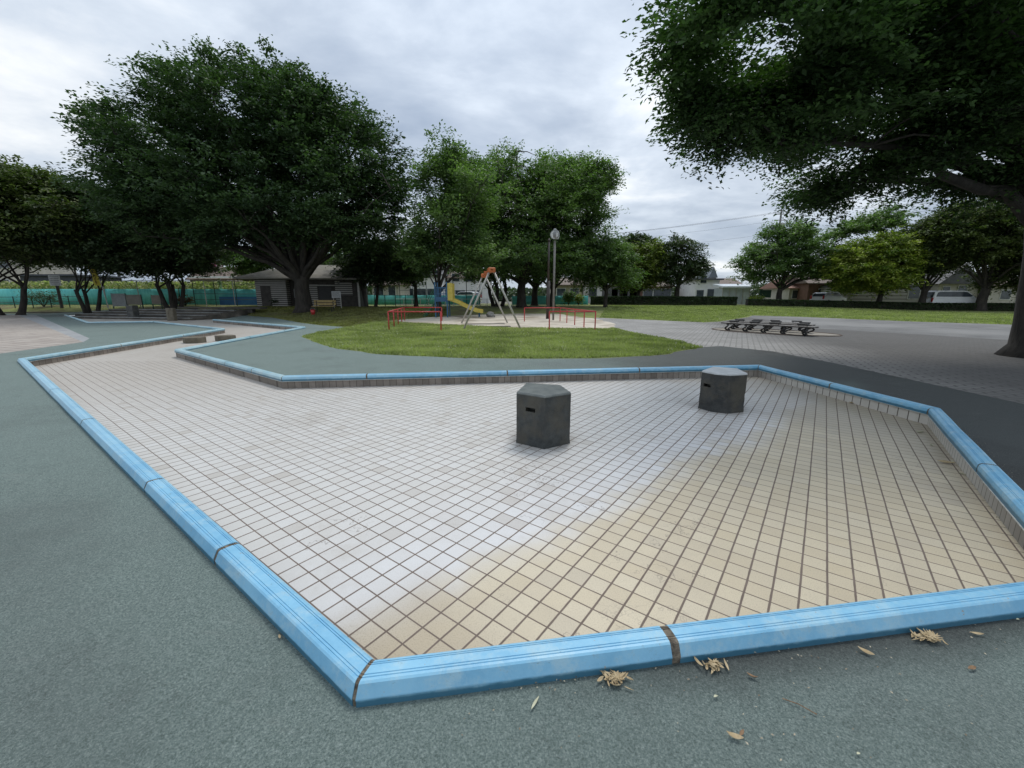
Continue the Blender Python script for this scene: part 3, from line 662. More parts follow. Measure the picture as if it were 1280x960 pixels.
def tree(name, label, base, tr, fork_h, lobes, nspray, per, leaf, sp, lm, cat='tree', group=None, bark=BARK, limbs=14, lean=(0,0), stems=1, droop=0.25, thr=-0.12, nf=None, surf=0.55, flare=1.5, twigs=True, shape=None, minz=0.8, thin=1.0):
    """lobes: (centre Vector, (rx, ry, rz)); sprays fill the lobes with gaps"""
    T = thing(name, label, cat, tuple(base), 0, group)
    W_ = np.array([l[1][0]*l[1][1]*l[1][2] for l in lobes])**0.75; W_ /= W_.sum()
    nf = nf or 0.45/ (max(l[1][0] for l in lobes)/5)
    cs = []; tries = 0
    while len(cs) < nspray and tries < nspray*12:
        tries += 1; li = rng.choice(len(lobes), p=W_); c, r_ = lobes[li]
        d = rng.normal(size=3); d /= np.linalg.norm(d); rad = (surf+(1-surf)*rng.random()) if rng.random() < 0.7 else rng.random()**0.5
        ed = 1+0.22*noise.noise(Vector(d*2.3)+Vector((li*5.1, 0, base.x)))+0.13*noise.noise(Vector(d*6.5)+Vector((li, 3, base.y)))
        p = Vector((c.x+d[0]*r_[0]*rad*ed, c.y+d[1]*r_[1]*rad*ed, c.z+d[2]*r_[2]*rad*ed))
        if p.z < base.z+fork_h*minz: continue
        if noise.noise(p*nf+Vector((base.x, 0, 0))) + 0.5*noise.noise(p*nf*2.7) < thr: continue
        cs.append((p, Vector(d), rad))
    # trunk and limbs
    tb = MB(); fork = base+Vector((lean[0], lean[1], fork_h)); roots = []
    for s_ in range(stems):
        off = Vector((0, 0, 0)) if stems == 1 else Vector((math.cos(s_*2*math.pi/stems+.5), math.sin(s_*2*math.pi/stems+.5), 0))*tr*1.4
        rr = tr if stems == 1 else tr*0.62
        b0 = base+off-Vector((0, 0, 0.15)); fk = fork+off*2.2
        pts_ = []; rs_ = []
        for k in range(8):
            t = k/7; q = b0.lerp(fk, t)+Vector((noise.noise(Vector((t*2, s_, base.x))), noise.noise(Vector((t*2, s_+4, base.x))), 0))*tr*0.6*t
            pts_.append(q); rs_.append(rr*((1+(flare-1)*max(0, 1-t*5)**1.5)*(1-0.28*t)))
        tb.tube(pts_, rs_, 14 if tr > 0.3 else 9); roots.append((pts_[-1], rs_[-1], pts_[-3]))
    ends = []; tg = []
    for q_ in range(limbs):
        i = max(rng.integers(0, len(cs), 14), key=lambda z_: min([(cs[z_][0]-t_).length for t_ in tg] or [1])); p = cs[i][0]; tg.append(p)
        rt = roots[q_ % len(roots)]; st = rt[2].lerp(rt[0], 0.3+0.7*rng.random()); ln = (p-st).length
        ctrl = st.lerp(p, 0.42)+Vector((0, 0, ln*0.16)); r0 = rt[1]*(0.55 if ln > 3 else 0.4)
        P_ = [];
        for k in range(9):
            t = k/8; q = st*(1-t)**2+ctrl*2*t*(1-t)+p*t*t
            q += Vector((noise.noise(q*0.9), noise.noise(q*0.9+Vector((9, 0, 0))), noise.noise(q*0.9+Vector((0, 9, 0)))))*ln*0.05*math.sin(t*3.14)
            P_.append(q)
        tb.tube(P_, [r0*(1-0.88*(k/8)**0.8) for k in range(9)], 6, False); ends.append((P_, r0))
    if twigs:
        cnt = {}
        allp = np.array([[*q] for P_, _ in ends for q in P_[3:]])
        for i in range(0, len(cs), 2 if nspray < 1500 else 3):
            p = cs[i][0]; dd_ = np.linalg.norm(allp-np.array(p), axis=1); j = int(dd_.argmin()); q = Vector(allp[j]); ln = dd_[j]
            if ln < 0.12 or ln > 1.5+tr*1.2: continue
            cnt[j] = cnt.get(j, 0)+1
            if cnt[j] > 3: continue
            md = q.lerp(p, 0.5)+Vector((0, 0, ln*0.10))+Vector((rng.normal(), rng.normal(), 0))*ln*0.05
            r0 = min(0.05, tr*0.10)*min(1.3, 0.4+ln/3)
            tb.tube([q, md, p], [r0, r0*0.65, r0*0.25], 4, False)
    tb.build('trunk', bark, T, smooth=True)
    # sprays
    Cn = np.array([[*c[0]] for c in cs]); D = np.array([[*c[1]] for c in cs])
    D[:, 2] = D[:, 2]*0.35-droop; D /= np.linalg.norm(D, axis=1)[:, None]
    tone = np.array([0.45+0.9*noise.noise(c[0]*nf*1.7+Vector((7, 7, 7))) for c in cs])
    up = np.tile(np.array([[0, 0, 1.0]]), (len(cs), 1)); side = np.cross(D, up); side /= np.linalg.norm(side, axis=1)[:, None]+1e-9; nv = np.cross(side, D)
    k = per; idx = np.repeat(np.arange(len(cs)), k); M_ = len(idx)
    sz = sp*(0.6+0.8*rng.random(len(cs)))[idx]
    a = np.clip(rng.normal(size=M_)*0.55, -1.0, 1.05); b_ = np.clip(rng.normal(size=M_)*0.38, -.8, .8)*(1-0.45*np.clip(a, 0, 1)); h_ = np.clip(rng.normal(size=M_)*0.15, -.3, .3)*thin
    cen = Cn[idx]+D[idx]*(a*sz)[:, None]+side[idx]*(b_*sz)[:, None]+nv[idx]*((h_-0.18*a*a)*sz)[:, None]
    leaf_mesh('crown', cen, leaf, tone[idx]+rng.normal(size=M_)*0.17, lm, T, spray=D[idx]*0.9)
    return T
def lobe(px, py, Y, rpx, rpy, ry):
    c = PY(px, py, Y); e1 = PY(px+rpx, py, Y); e2 = PY(px, py-rpy, Y); return (c, ((e1-c).length, ry, (e2-c).length))

# big zelkova beside the hut
b = G(381, 389)
Yt = b.y
tree('zelkova_tree', 'huge dark zelkova tree with spreading crown, its trunk in front of the wooden hut', b, 0.62, 2.6,
     [lobe(305,240,Yt,160,88,7.0), lobe(230,190,Yt,85,60,6), lobe(305,155,Yt,100,62,6), lobe(385,178,Yt,92,78,6), lobe(445,245,Yt,64,74,6), lobe(168,205,Yt,48,44,4), lobe(148,160,Yt,28,28,3), lobe(482,215,Yt,28,48,4), lobe(340,272,Yt-1,140,38,6), lobe(452,175,Yt,28,34,3), lobe(222,112,Yt,38,24,3), lobe(340,98,Yt,44,26,3), lobe(275,92,Yt,38,22,3),
      lobe(448,288,Yt,56,34,5), lobe(235,268,Yt,85,46,5), lobe(185,258,Yt,50,46,4), lobe(400,140,Yt,48,34,4)],
     5200, 46, 0.24, 0.78, LZ, bark=BARK, limbs=34, droop=-0.05, thr=-0.20, nf=0.40, surf=0.45, minz=1.25)
# near zelkova on the right whose crown hangs over the yard
b = Vector((12.0, 9.25, 0.13))
tree('zelkova_tree', 'near zelkova on the right edge, its dark crown overhanging the yard', b, 0.40, 3.3,
     [lobe(1080,15,7.2,270,40,3.0), lobe(892,38,6.9,72,46,1.9), lobe(880,100,7.1,26,36,1.1), lobe(960,112,7.4,110,32,2.4), lobe(915,145,7.4,54,34,1.4), lobe(1130,105,8,130,36,3.0),
      lobe(985,186,8,88,20,2.0), lobe(1150,178,8.5,130,22,2.8), lobe(1100,218,9,88,18,2.2), lobe(1235,225,9,70,20,2.4), lobe(1047,243,9.4,30,18,1.0), lobe(1020,70,7.4,80,26,1.6), lobe(1240,120,9,80,50,2.5),
      (Vector((11.5,8.5,9.5)), (4.8,4.5,2.0)), (Vector((13.5,8,7.2)), (3.2,4.5,1.8))],
     7600, 60, 0.09, 0.48, LN_, bark=BARK, limbs=56, lean=(-0.75, 0.0), droop=0.20, thr=-0.01, nf=0.75, surf=0.3, flare=2.3, minz=0.75, thin=0.5)

# trees of the central clump
def ctree(label, bx, by, tr, fh, lobes_px, nsp, lm, per=34, leaf=0.22, spz=0.75, stems=1, ry=3.6, group='leafy trees behind the swings', Y=None, thr=-0.1, lean=(0,0), name='cherry_tree', limbs=12, droop=0.05, nf=None):
    b_ = G(bx, by)
    if Y is not None:
        p_ = PY(bx, by, Y); b_ = gx(p_.x, Y)
    ls = [lobe(px, py, b_.y, rx, ry_, ry*(rx/60+0.4)) for px, py, rx, ry_ in lobes_px]
    return tree(name, label, b_, tr, fh, ls, nsp, per, leaf, spz, lm, group=group, stems=stems, thr=thr, lean=lean, limbs=limbs, droop=droop, nf=nf, surf=0.45)
ctree('slender cherry tree growing right behind the blue slide tower', 549, 392, 0.22, 1.7, [(562,278,52,42),(550,228,30,34),(535,315,34,26),(588,240,38,34),(566,196,14,22),(540,184,9,22),(530,290,12,24),(585,322,44,20)], 1350, LC, ry=3.2, thr=-0.06, leaf=0.22, droop=-0.25, nf=0.55)
ctree('broad leafy tree with thick dark trunk left of the lamp post', 652, 384, 0.50, 2.2, [(655,265,80,64),(625,222,44,32),(690,240,55,40),(640,325,90,30)], 2300, LC, ry=4.5, nf=0.5, droop=-.1, thr=-0.14, leaf=0.25)
ctree('leafy tree just behind the clock, crown reaching right of it', 690, 383, 0.34, 2.0, [(725,250,48,44),(742,305,36,32),(700,220,40,22),(755,225,22,14),(735,212,32,12),(690,320,60,30)], 1700, LC, thr=-0.08, nf=0.6, droop=-0.1, leaf=0.25)
ctree('dark multi stemmed tree standing behind the swing frame', 622, 383, 0.34, 1.8, [(600,310,64,34),(600,250,50,40),(585,215,28,18)], 1500, LC, stems=3, droop=-0.05, thr=-0.2, leaf=0.25)
ctree('short thick trunked tree between the swing legs and the lamp post', 668, 382, 0.38, 2.0, [(665,318,50,34),(665,270,40,40)], 700, LD, thr=-0.2, leaf=0.28)
ctree('thin tree filling the gap right of the big clump', 757, 376, 0.22, 1.8, [(757,325,34,30),(735,335,32,26),(775,345,24,16)], 900, LC, Y=42, thr=-0.2, leaf=0.26)
# right of centre
ctree('dark rounded tree rising behind the yellow green one', 776, 376, 0.3, 2.2, [(795,315,28,24),(780,335,26,22)], 950, LD, Y=55, leaf=0.34, name='round_tree', group='trees at the far side of the lawn')
ctree('yellow green rounded tree at the far side, third from the lawn gate', 797, 377, 0.25, 1.6, [(805,330,30,26),(800,345,34,18),(815,315,18,14)], 1000, LYG, Y=52, leaf=0.3, thr=-0.2, name='round_tree', group='trees at the far side of the lawn')
ctree('open branched tree left of the white gabled house', 845, 378, 0.32, 2.4, [(850,325,26,24),(870,335,16,16),(835,345,16,18),(850,305,18,10)], 520, LD, Y=50, leaf=0.26, thr=0.02, name='open_tree', group='trees at the far side of the lawn')
# right group
ctree('wide grey green cherry tree beside the glass shed', 973, 378, 0.35, 2.0, [(985,318,48,34),(950,330,34,26),(1020,325,40,28),(985,292,30,14),(1050,340,26,26),(925,330,8,8)], 1500, LC, Y=49, thr=-0.08, leaf=0.27, name='cherry_tree', group='trees along the right hedge', droop=-0.2, nf=0.5)
ctree('bright yellow green evergreen with rounded clumps by the right hedge', 1098, 380, 0.28, 1.9, [(1095,330,40,32),(1065,340,26,24),(1125,320,26,28),(1105,308,28,18),(1090,352,42,14),(1075,320,24,20)], 1700, LY, Y=44.5, leaf=0.26, spz=0.65, name='camphor_tree', group='trees along the right hedge', per=40, nf=0.9)
ctree('feathery grey green tree peeking above the yellow one', 1100, 378, 0.2, 3.2, [(1085,280,26,12),(1060,288,18,10),(1110,272,24,12)], 300, LC, Y=48, leaf=0.3, thr=0, name='cherry_tree', group='trees along the right hedge')
ctree('dark spreading tree left of the white van', 1152, 380, 0.35, 1.9, [(1165,318,28,30),(1160,298,28,26),(1190,295,34,32)], 1700, LO, Y=43.5, leaf=0.27, name='dark_tree', group='trees along the right hedge')
ctree('dark tree with layered branches right of the white van', 1226, 382, 0.45, 2.2, [(1232,300,50,38),(1200,290,36,26),(1262,330,34,36),(1225,270,44,26),(1290,290,40,40)], 2100, LO, Y=41.5, leaf=0.27, thr=-0.2, name='dark_tree', group='trees along the right hedge')
ctree('dark tree behind the near zelkova trunk at the right edge', 1330, 392, 0.4, 2.2, [(1330,310,60,50),(1300,340,40,30)], 1100, LO, Y=40, leaf=0.28, name='dark_tree', group='trees along the right hedge')
# left group
def ltree(*a, **k): return ctree(*a, **k)
ltree('forked olive green tree at the far left edge', 11, 384, 0.36, 2.2, [(20,265,60,46),(-30,250,50,55),(60,285,48,36),(70,245,24,24),(20,222,40,22),(100,280,24,30),(20,310,80,20)], 3000, LO, Y=32, ry=4.2, leaf=0.26, stems=2, per=40, thr=-0.25, name='camphor_tree', group='trees along the green netting on the left', nf=0.7)
ltree('multi stemmed dark tree behind the yellow banner', 112, 382, 0.26, 1.9, [(120,300,44,34),(105,270,30,30),(150,315,40,26),(125,245,20,14)], 1700, LD, Y=34, ry=3.5, leaf=0.26, stems=3, thr=-0.25, name='dark_tree', group='trees along the green netting on the left')
ltree('dark many stemmed tree behind the seating steps', 217, 380, 0.30, 2.0, [(215,300,54,30),(190,270,50,30),(240,315,28,22),(200,330,55,14)], 2000, LD, Y=35.5, ry=3.5, leaf=0.26, stems=4, thr=-0.25, name='dark_tree', group='trees along the green netting on the left')
ltree('small rounded tree showing between the netting and the hut roof', 312, 368, 0.22, 1.6, [(312,330,32,17),(300,322,22,14),(335,322,24,14)], 520, LC, Y=50, leaf=0.3, name='round_tree', group='trees along the green netting on the left')
ltree('dark tree behind the right end of the hut', 464, 381, 0.25, 2.0, [(478,325,34,26),(495,320,22,26),(470,345,34,10),(450,330,30,20)], 900, LD, Y=37.5, leaf=0.26, stems=2, name='dark_tree', group=None)
ltree('leafy tree between the hut tree and the slide', 520, 376, 0.2, 2.0, [(515,332,24,18),(505,345,24,10)], 320, LC, Y=40, leaf=0.26, name='cherry_tree', group=None)
ltree('pale leafy tree seen far behind the hut', 380, 368, 0.3, 2.5, [(400,318,60,20)], 500, LC, Y=56, leaf=0.34, name='round_tree', group=None)

# ------------------------------------------------------------------ hedges
def hedge(name, label, p0, p1, h, wdt, nl, lm, lf=0.10, group=None):
    a, b_ = Vector(p0), Vector(p1); d = (b_-a); Ln = d.length; d.normalize(); nr = Vector((-d.y, d.x))
    T = thing(name, label, 'hedge', (*(a.lerp(b_, .5)), terr(*a.lerp(b_, .5))), 0, group)
    core = MB(); k = max(2, int(Ln/1.0)); ring = []
    for i in range(k+1):
        c = a+d*Ln*i/k; z0 = terr(c.x, c.y)
        q = 1+0.05*noise.noise(Vector((c.x, c.y, 1)))
        for o_, z in ((-1, 0), (-1, .8), (-.7, .93), (.7, .93), (1, .8), (1, 0)):
            p = c+nr*o_*wdt*0.42*q; ring.append((p.x, p.y, z0-0.02+z*h*q))
    fs = []
    for i in range(k):
        for j in range(6):
            j2 = (j+1) % 6; fs.append((i*6+j, i*6+j2, i*6+6+j2, i*6+6+j))
    core.add(ring, fs+[tuple(range(6)), tuple(range(k*6, k*6+6))]); core.build('branches', BARK, T)
    s_ = rng.random(nl)*Ln; u = rng.random(nl); top = u < 0.45
    off = np.where(top, (rng.random(nl)-0.5)*wdt, np.sign(rng.random(nl)-0.5)*wdt*0.5*(0.86+0.2*rng.random(nl))); zz_ = np.where(top, h*(0.93+0.1*rng.random(nl)), h*rng.random(nl))
    X = a.x+d.x*s_+nr.x*off; Y = a.y+d.y*s_+nr.y*off
    Z = np.array([terr(x, y) for x, y in zip(X, Y)])+zz_
    tn = np.array([0.45+0.6*noise.noise(Vector((x*1.5, y*1.5, z*2))) for x, y, z in zip(X, Y, Z)])+rng.normal(size=nl)*0.2
    leaf_mesh('foliage', np.stack([X, Y, Z], 1), lf, tn, lm, T, aspect=0.7, flat=0.2); return T
h0 = PY(741, 378, 52); h1 = G(918, 380.5); h2 = G(934, 381); h3 = G(1500, 399)
hedge('box_hedge', 'clipped hedge across the far lawn, left of the glass shed opening', PY(738,380,50).xy, PY(919,380,47.5).xy, 0.95, 1.1, 16000, LD, 0.16)
hedge('box_hedge', 'long low clipped hedge on the right, in front of the white van', PY(933,380,47.2).xy, PY(1560,380,37).xy, 0.72, 1.0, 34000, LD, 0.13)
# bare rail running in the hedge
# ------------------------------------------------------------------ shrubs
def shrub(label, px, py, rpx, rpy, n_, lm, lf=0.14, Y=None, name='shrub', group=None):
    b_ = G(px, py)
    if Y: p_ = PY(px, py, Y); b_ = gx(p_.x, Y)
    rx = rpx/FPX*b_.y; rz = rpy/FPX*b_.y
    T = thing(name, label, 'shrub', tuple(b_), 0, group); st = MB(); cs = []
    for k in range(9):
        a = k*0.7; e_ = b_+Vector((math.cos(a)*rx*0.7, math.sin(a)*rx*0.6, rz*(0.9+0.5*random.random()))); st.tube([b_-Vector((0,0,.05)), b_.lerp(e_, .5)+Vector((0,0,rz*.2)), e_], [.025, .015, .006], 5); cs.append(e_)
    st.build('stems', BARK, T)
    ci = np.array([[*c] for c in cs])[rng.integers(0, 9, n_)]
    cen = ci+rng.normal(size=(n_, 3))*np.array([rx*0.32, rx*0.32, rz*0.35]); cen[:, 2] = np.maximum(cen[:, 2], b_.z+0.03)
    leaf_mesh('foliage', cen, lf, 0.5+rng.normal(size=n_)*0.25, lm, T); return T
shrub('low dark shrub at the foot of the netting beside the sign post', 55, 383, 16, 10, 1400, LD)
shrub('spiky palm like plant right of the clock pole behind the lawn', 711, 373, 6, 9, 500, LC, 0.3, Y=47)
shrub('round yellow green shrub beside the mint fence', 723, 375, 6, 7, 600, LY, 0.2, Y=47)
shrub('yellow green hedge bush beside the glass shed gap', 945, 379, 8, 6, 800, LY, 0.2, Y=50)
shrub('dry reddish shrub beside the steps at the end of the slab', 232, 382, 8, 6, 600, leafmat('dry_leaves', (0.08,0.03,0.015), (0.2,0.10,0.04)), 0.16)
shrub('green bush behind the hut corner', 345, 383, 5, 5, 400, LD)

# ------------------------------------------------------------------ grass tufts on the front lawn
def grass(name, label, poly, n_, hgt, ylim, wid=0.010, c1=(0.15,0.18,0.065), c2=(0.44,0.47,0.20)):
    P = [p for p in poly]; xs = [p[0] for p in P]; ys = [p[1] for p in P]; x0, x1, y0, y1 = min(xs), max(xs), min(ys), max(ys); pts_ = []
    while len(pts_) < n_:
        x = random.uniform(x0, x1); y = y0+(y1-y0)*random.random()**1.35
        if y < ylim and inpoly(x, y, P) and noise.noise(Vector((x*1.1, y*1.1, 2)))+.5*noise.noise(Vector((x*4, y*4, 2))) > random.uniform(-.9, -.05): pts_.append((x, y, terr(x, y)))
    p = np.array(pts_); a = rng.random(n_)*6.28; h_ = hgt*(0.45+0.8*rng.random(n_)); w_ = wid*(0.7+0.6*rng.random(n_))*(1+p[:, 1]/16)
    dx, dy = np.cos(a), np.sin(a); l_ = rng.normal(size=(n_, 2))*0.45*h_[:, None]
    v = np.empty((n_, 3, 3)); v[:, 0] = p+np.stack([dx*w_, dy*w_, 0*w_], 1); v[:, 1] = p-np.stack([dx*w_, dy*w_, 0*w_], 1); v[:, 2] = p+np.stack([l_[:, 0], l_[:, 1], h_], 1)
    me = bpy.data.meshes.new(name); me.vertices.add(n_*3); me.vertices.foreach_set('co', v.reshape(-1).astype(np.float32)); me.loops.add(n_*3); me.loops.foreach_set('vertex_index', np.arange(n_*3, dtype=np.int32))
    me.polygons.add(n_); me.polygons.foreach_set('loop_start', np.arange(0, n_*3, 3, dtype=np.int32)); me.polygons.foreach_set('loop_total', np.full(n_, 3, dtype=np.int32)); me.update(calc_edges=True)
    tn = np.array([0.5+0.5*noise.noise(Vector((q[0]*1.2, q[1]*1.2, 0)))+0.3*noise.noise(Vector((q[0]*.3, q[1]*.3, 5))) for q in pts_])+rng.normal(size=n_)*0.18
    t_ = me.attributes.new('tone', 'FLOAT', 'FACE'); t_.data.foreach_set('value', np.clip(tn, 0, 1).astype(np.float32))
    me.materials.append(leafmat(name+'_blades', c1, c2, 0.3)); o = bpy.data.objects.new(name, me); C.objects.link(o)
    o['kind'] = 'stuff'; return tag(o, label, 'grass')
grass('grass', 'short bright green grass tufts on the front lawn', LAWN, 90000, 0.062, 30)
FARL = g2([(748,397),(880,403),(899,402),(941,394.3),(1000,396),(1137,401.8),(1274,406),(1330,408),(1330,393),(1000,383),(760,382)])
grass('grass', 'mown sunlit grass on the far lawn before the hedge', FARL, 60000, 0.07, 80, 0.02)
LEFTL = g2([(258,388.5),(300,392.5),(340,397),(376,403.5),(400,406.5),(440,409.5),(470,402),(500,399),(560,394),(560,384),(300,383.5),(258,384)])
grass('grass', 'patchy shaded grass under the big tree and round the hut', LEFTL, 26000, 0.06, 50, 0.018, (0.10,0.10,0.04), (0.25,0.25,0.09))

# ------------------------------------------------------------------ play equipment
ORG = mat('orange_red_paint', (0.42,0.10,0.03), (0.58,0.17,0.05), 8, 0.5)
GALV = mat('galvanised_pipe', (0.34,0.33,0.30), (0.48,0.47,0.43), 10, 0.45, metal=0.2)
DARKM = mat('dark_rubber', (0.07,0.065,0.06), (0.12,0.11,0.10), 6, 0.9)
RED = mat('red_rail_paint', (0.38,0.025,0.025), (0.52,0.045,0.045), 9, 0.4)
s0, s1 = G(615.3, 411.4), G(605.8, 403.7); ax = (s1-s0); ax.z = 0; Ls = ax.length; ax.normalize(); sd_ = Vector((ax.y, -ax.x, 0))
T = thing('swing_frame', 'steel pipe swing frame with orange top beam standing on the sand', 'swing set', tuple(s0.lerp(s1, .5)), math.atan2(ax.y, ax.x))
TZ = 2.42
for c in (s0, s1):
    for sgn in (-1, 1):
        ft = c+sd_*sgn*1.27; MB().tube([ft-Vector((0,0,.1)), c+sd_*sgn*0.07+Vector((0,0,TZ))], 0.042, 10).build('leg', GALV, T, True)
MB().tube([s0-ax*0.12+Vector((0,0,TZ+.04)), s1+ax*0.12+Vector((0,0,TZ+.04))], 0.058, 12).build('top_beam', ORG, T, True)
for c in (s0, s1):
    m_b = MB(); m_b.box(c+Vector((0,0,TZ+.02)), (0.24, 0.30, 0.20), math.atan2(ax.y, ax.x)); m_b.build('end_bracket', ORG, T, bevel=0.04)
for k in (0.27, 0.73):            # swings wound up over the beam
    m_b = MB(); cc = s0+ax*Ls*k+Vector((0,0,TZ+.04))
    for q in (-0.22, 0.22):
        pp = [cc+ax*(q+0.03*math.sin(j))+(sd_*math.cos(j*0.9)+Vector((0,0,1))*math.sin(j*0.9))*0.085 for j in range(15)]
        MB().tube(pp, 0.014, 5).build('wound_chain', ORG, T)
    m2 = MB(); m2.box(cc+Vector((0,0,.10)), (0.44, 0.17, 0.035), math.atan2(ax.y, ax.x)); m2.build('swing_seat', ORG, T, bevel=0.01)
for lab, k, wd in (('dark rubber mat under the swing frame, nearer one', 0.36, 1.0), ('dark rubber mat under the swing frame, farther one', 0.78, 0.95)):
    c = s0+ax*Ls*k; m_b = MB().box((c.x, c.y, c.z+0.012), (0.42, 2.0*wd, 0.022), math.atan2(ax.y, ax.x)); tag(m_b.build('rubber_mat', DARKM, None, bevel=0.006), lab, 'mat', 'rubber mats below the swings')
def guard(label, pts_, posts):
    g = [G(*p) for p in pts_]; T = thing('red_guard_rail', label, 'railing', tuple(sum(g, Vector())/len(g)), 0, 'red guard rails round the swings'); h = 0.76
    for q0, q1 in zip(g[:-1], g[1:]):
        MB().tube([q0+Vector((0,0,h)), q1+Vector((0,0,h))], 0.026, 8).build('top_rail', RED, T, True)
        k = max(1, round((q1-q0).length/1.9))
        for i in range(k+ (1 if q1 is g[-1] else 0)):
            p = q0.lerp(q1, i/k); MB().tube([p-Vector((0,0,.1)), p+Vector((0,0,h))], 0.026, 8).build('post', RED, T, True)
guard('red pipe guard rail left of the swings, open on its right side', [(551.5,413.5),(486.5,413.3),(506,400.7),(552.5,401)], 0)
guard('red pipe guard rail right of the swings, before the clock pole', [(686.5,412.8),(743.6,412.8),(700,401.5),(655.5,401.8)], 0)
# slide
YEL = mat('yellow_slide_paint', (0.46,0.36,0.05), (0.58,0.47,0.10), 5, 0.45)
BLU = mat('blue_tower_paint', (0.018,0.075,0.16), (0.035,0.12,0.22), 5, 0.5)
GRN = mat('green_ladder_paint', (0.02,0.10,0.05), (0.04,0.15,0.08), 5, 0.5)
ts = G(553, 396); ty = ts.y; k_ = ty/FPX
T = thing('slide', 'playground slide with blue tower, yellow chute and green ladder', 'slide', tuple(ts))
X = lambda px: (px-640)*k_*0.985
xa, xb = X(545.5), X(561.5); y0_, y1_ = ty-0.5, ty+0.5; pz = ts.z+1.05; tz_ = ts.z+2.25
m_b = MB(); m_b.box(((xa+xb)/2, ty, pz), (xb-xa, 1.05, 0.09)); m_b.build('platform', BLU, T)
for x in (xa+.04, xb-.04):
    for y in (y0_, y1_): MB().box((x, y, (ts.z+tz_)/2-.05), (0.08, 0.08, tz_-ts.z+.1)).build('tower_post', BLU, T)
for y in (y0_, y1_):
    m_b = MB()
    m_b.box(((xa+xb)/2, y, pz+0.14), (xb-xa-.1, 0.03, 0.2)); m_b.box(((xa+xb)/2, y, pz+0.45), (xb-xa-.1, 0.03, 0.04)); m_b.box(((xa+xb)/2, y, pz+0.85), (xb-xa-.1, 0.04, 0.05)); 
    for q in range(5): m_b.box((xa+0.14+q*0.14, y, pz+0.53), (0.025, 0.025, 0.62))
    m_b.build('side_panel', BLU, T)
m_b = MB()
for y in (y0_, y1_): m_b.box((xb+0.16, y, pz+0.58), (0.34, 0.05, 1.1))
m_b.box((xb+0.16, ty, pz+1.12), (0.1, 1.0, 0.07)); m_b.build('entry_panel', YEL, T)
chs = [(xb+0.1, pz+0.02), (xb+0.5, pz-0.10), (xb+1.5, pz-0.60), (X(597), ts.z+0.32), (X(603.5), ts.z+0.27)]
m_b = MB()
for (xA, zA), (xB, zB) in zip(chs[:-1], chs[1:]):
    for y, hh, th in ((ty, 0.02, 0.86), (ty-0.42, 0.22, 0.05), (ty+0.42, 0.22, 0.05)):
        vs = [(x_, y+s_*th/2, z_+q) for x_, z_ in ((xA, zA), (xB, zB)) for s_ in (-1, 1) for q in (-0.02, hh)]
        m_b.add(vs, [(0,1,3,2),(4,6,7,5),(0,4,5,1),(2,3,7,6),(0,2,6,4),(1,5,7,3)])
m_b.build('chute', YEL, T)
m_b = MB(); fx = X(599)
for y in (ty-.3, ty+.3): m_b.tube([(fx, y, ts.z-.1), (fx, y, ts.z+.3)], 0.03, 8)
m_b.build('chute_leg', BLU, T)
m_b = MB(); lx = X(530)
for y in (ty-.3, ty+.3): m_b.tube([(lx, y, ts.z-.1), (xa+.02, y, pz)], 0.035, 8)
for q in range(6):
    t = (q+.5)/6; m_b.box((lx+(xa-lx)*t, ty, ts.z+(pz-ts.z)*t), (0.16, 0.6, 0.03))
m_b.build('ladder', GRN, T)
m_b = MB()
for y in (ty-.34, ty+.34):
    pp = [(lx+.1, y, ts.z-.05), (lx+.15, y, ts.z+.75), (xa-.1, y, pz+.75), (xa+.02, y, pz+.75)]; m_b.tube(pp, 0.022, 7)
m_b.build('handrail', GRN, T)
# rough rock at the chute's end
m_b = MB(); rk = G(613, 397)
bmm = bmesh.new(); bmesh.ops.create_icosphere(bmm, subdivisions=3, radius=0.3)
for v_ in bmm.verts: v_.co *= 1+0.35*noise.noise(v_.co*4); v_.co.z *= 0.75; v_.co += rk+Vector((0, 0.6, 0.15))
me = bpy.data.meshes.new('rock'); bmm.to_mesh(me); bmm.free(); o = bpy.data.objects.new('rock', me); C.objects.link(o); me.materials.append(mat('rock_grey', (0.12,0.12,0.11),(0.26,0.25,0.23),6,0.9,.6)); tag(o, 'small rough grey rock near the foot of the yellow chute', 'rock')

# lamp post and clock
LAMPB = mat('brown_pole_paint', (0.022,0.016,0.012), (0.045,0.034,0.026), 4, 0.45)
lp = G(684.6, 398.5)
T = thing('lamp_post', 'tall dark brown lamp post standing directly left of the clock pole', 'lamp post', tuple(lp))
MB().tube([lp-Vector((0,0,.1)), lp+Vector((0,0,2.35))], 0.115, 14).build('base_tube', LAMPB, T, True)
MB().tube([lp+Vector((0,0,2.33)), lp+Vector((0,0,4.7))], [0.075, 0.06], 12).build('pole', LAMPB, T, True)
m_b = MB(); m_b.tube([lp+Vector((0,0,4.7)), lp+Vector((0,0,4.76)), lp+Vector((0,0,4.84))], [0.075, 0.085, 0.04], 14); m_b.build('cap', LAMPB, T, True)
cpz = G(691.5, 400); T = thing('clock', 'two faced round park clock on a slim grey pole', 'clock', tuple(cpz))
MB().tube([cpz-Vector((0,0,.1)), cpz+Vector((0,0,4.55))], 0.062, 12).build('pole', mat('grey_brown_pole', (0.14,0.13,0.115),(0.2,0.19,0.17),4,0.5), T, True)
cc = cpz+Vector((0, 0, 4.86)); WCL = mat('clock_white', (0.55,0.56,0.55), (0.68,0.69,0.68), 5, 0.4); BLK = mat('black_marks', (0.02,0.02,0.02), (0.03,0.03,0.03), 4, 0.5)
HOUS = mat('clock_housing', (0.16,0.165,0.165), (0.24,0.245,0.245), 5, 0.4)
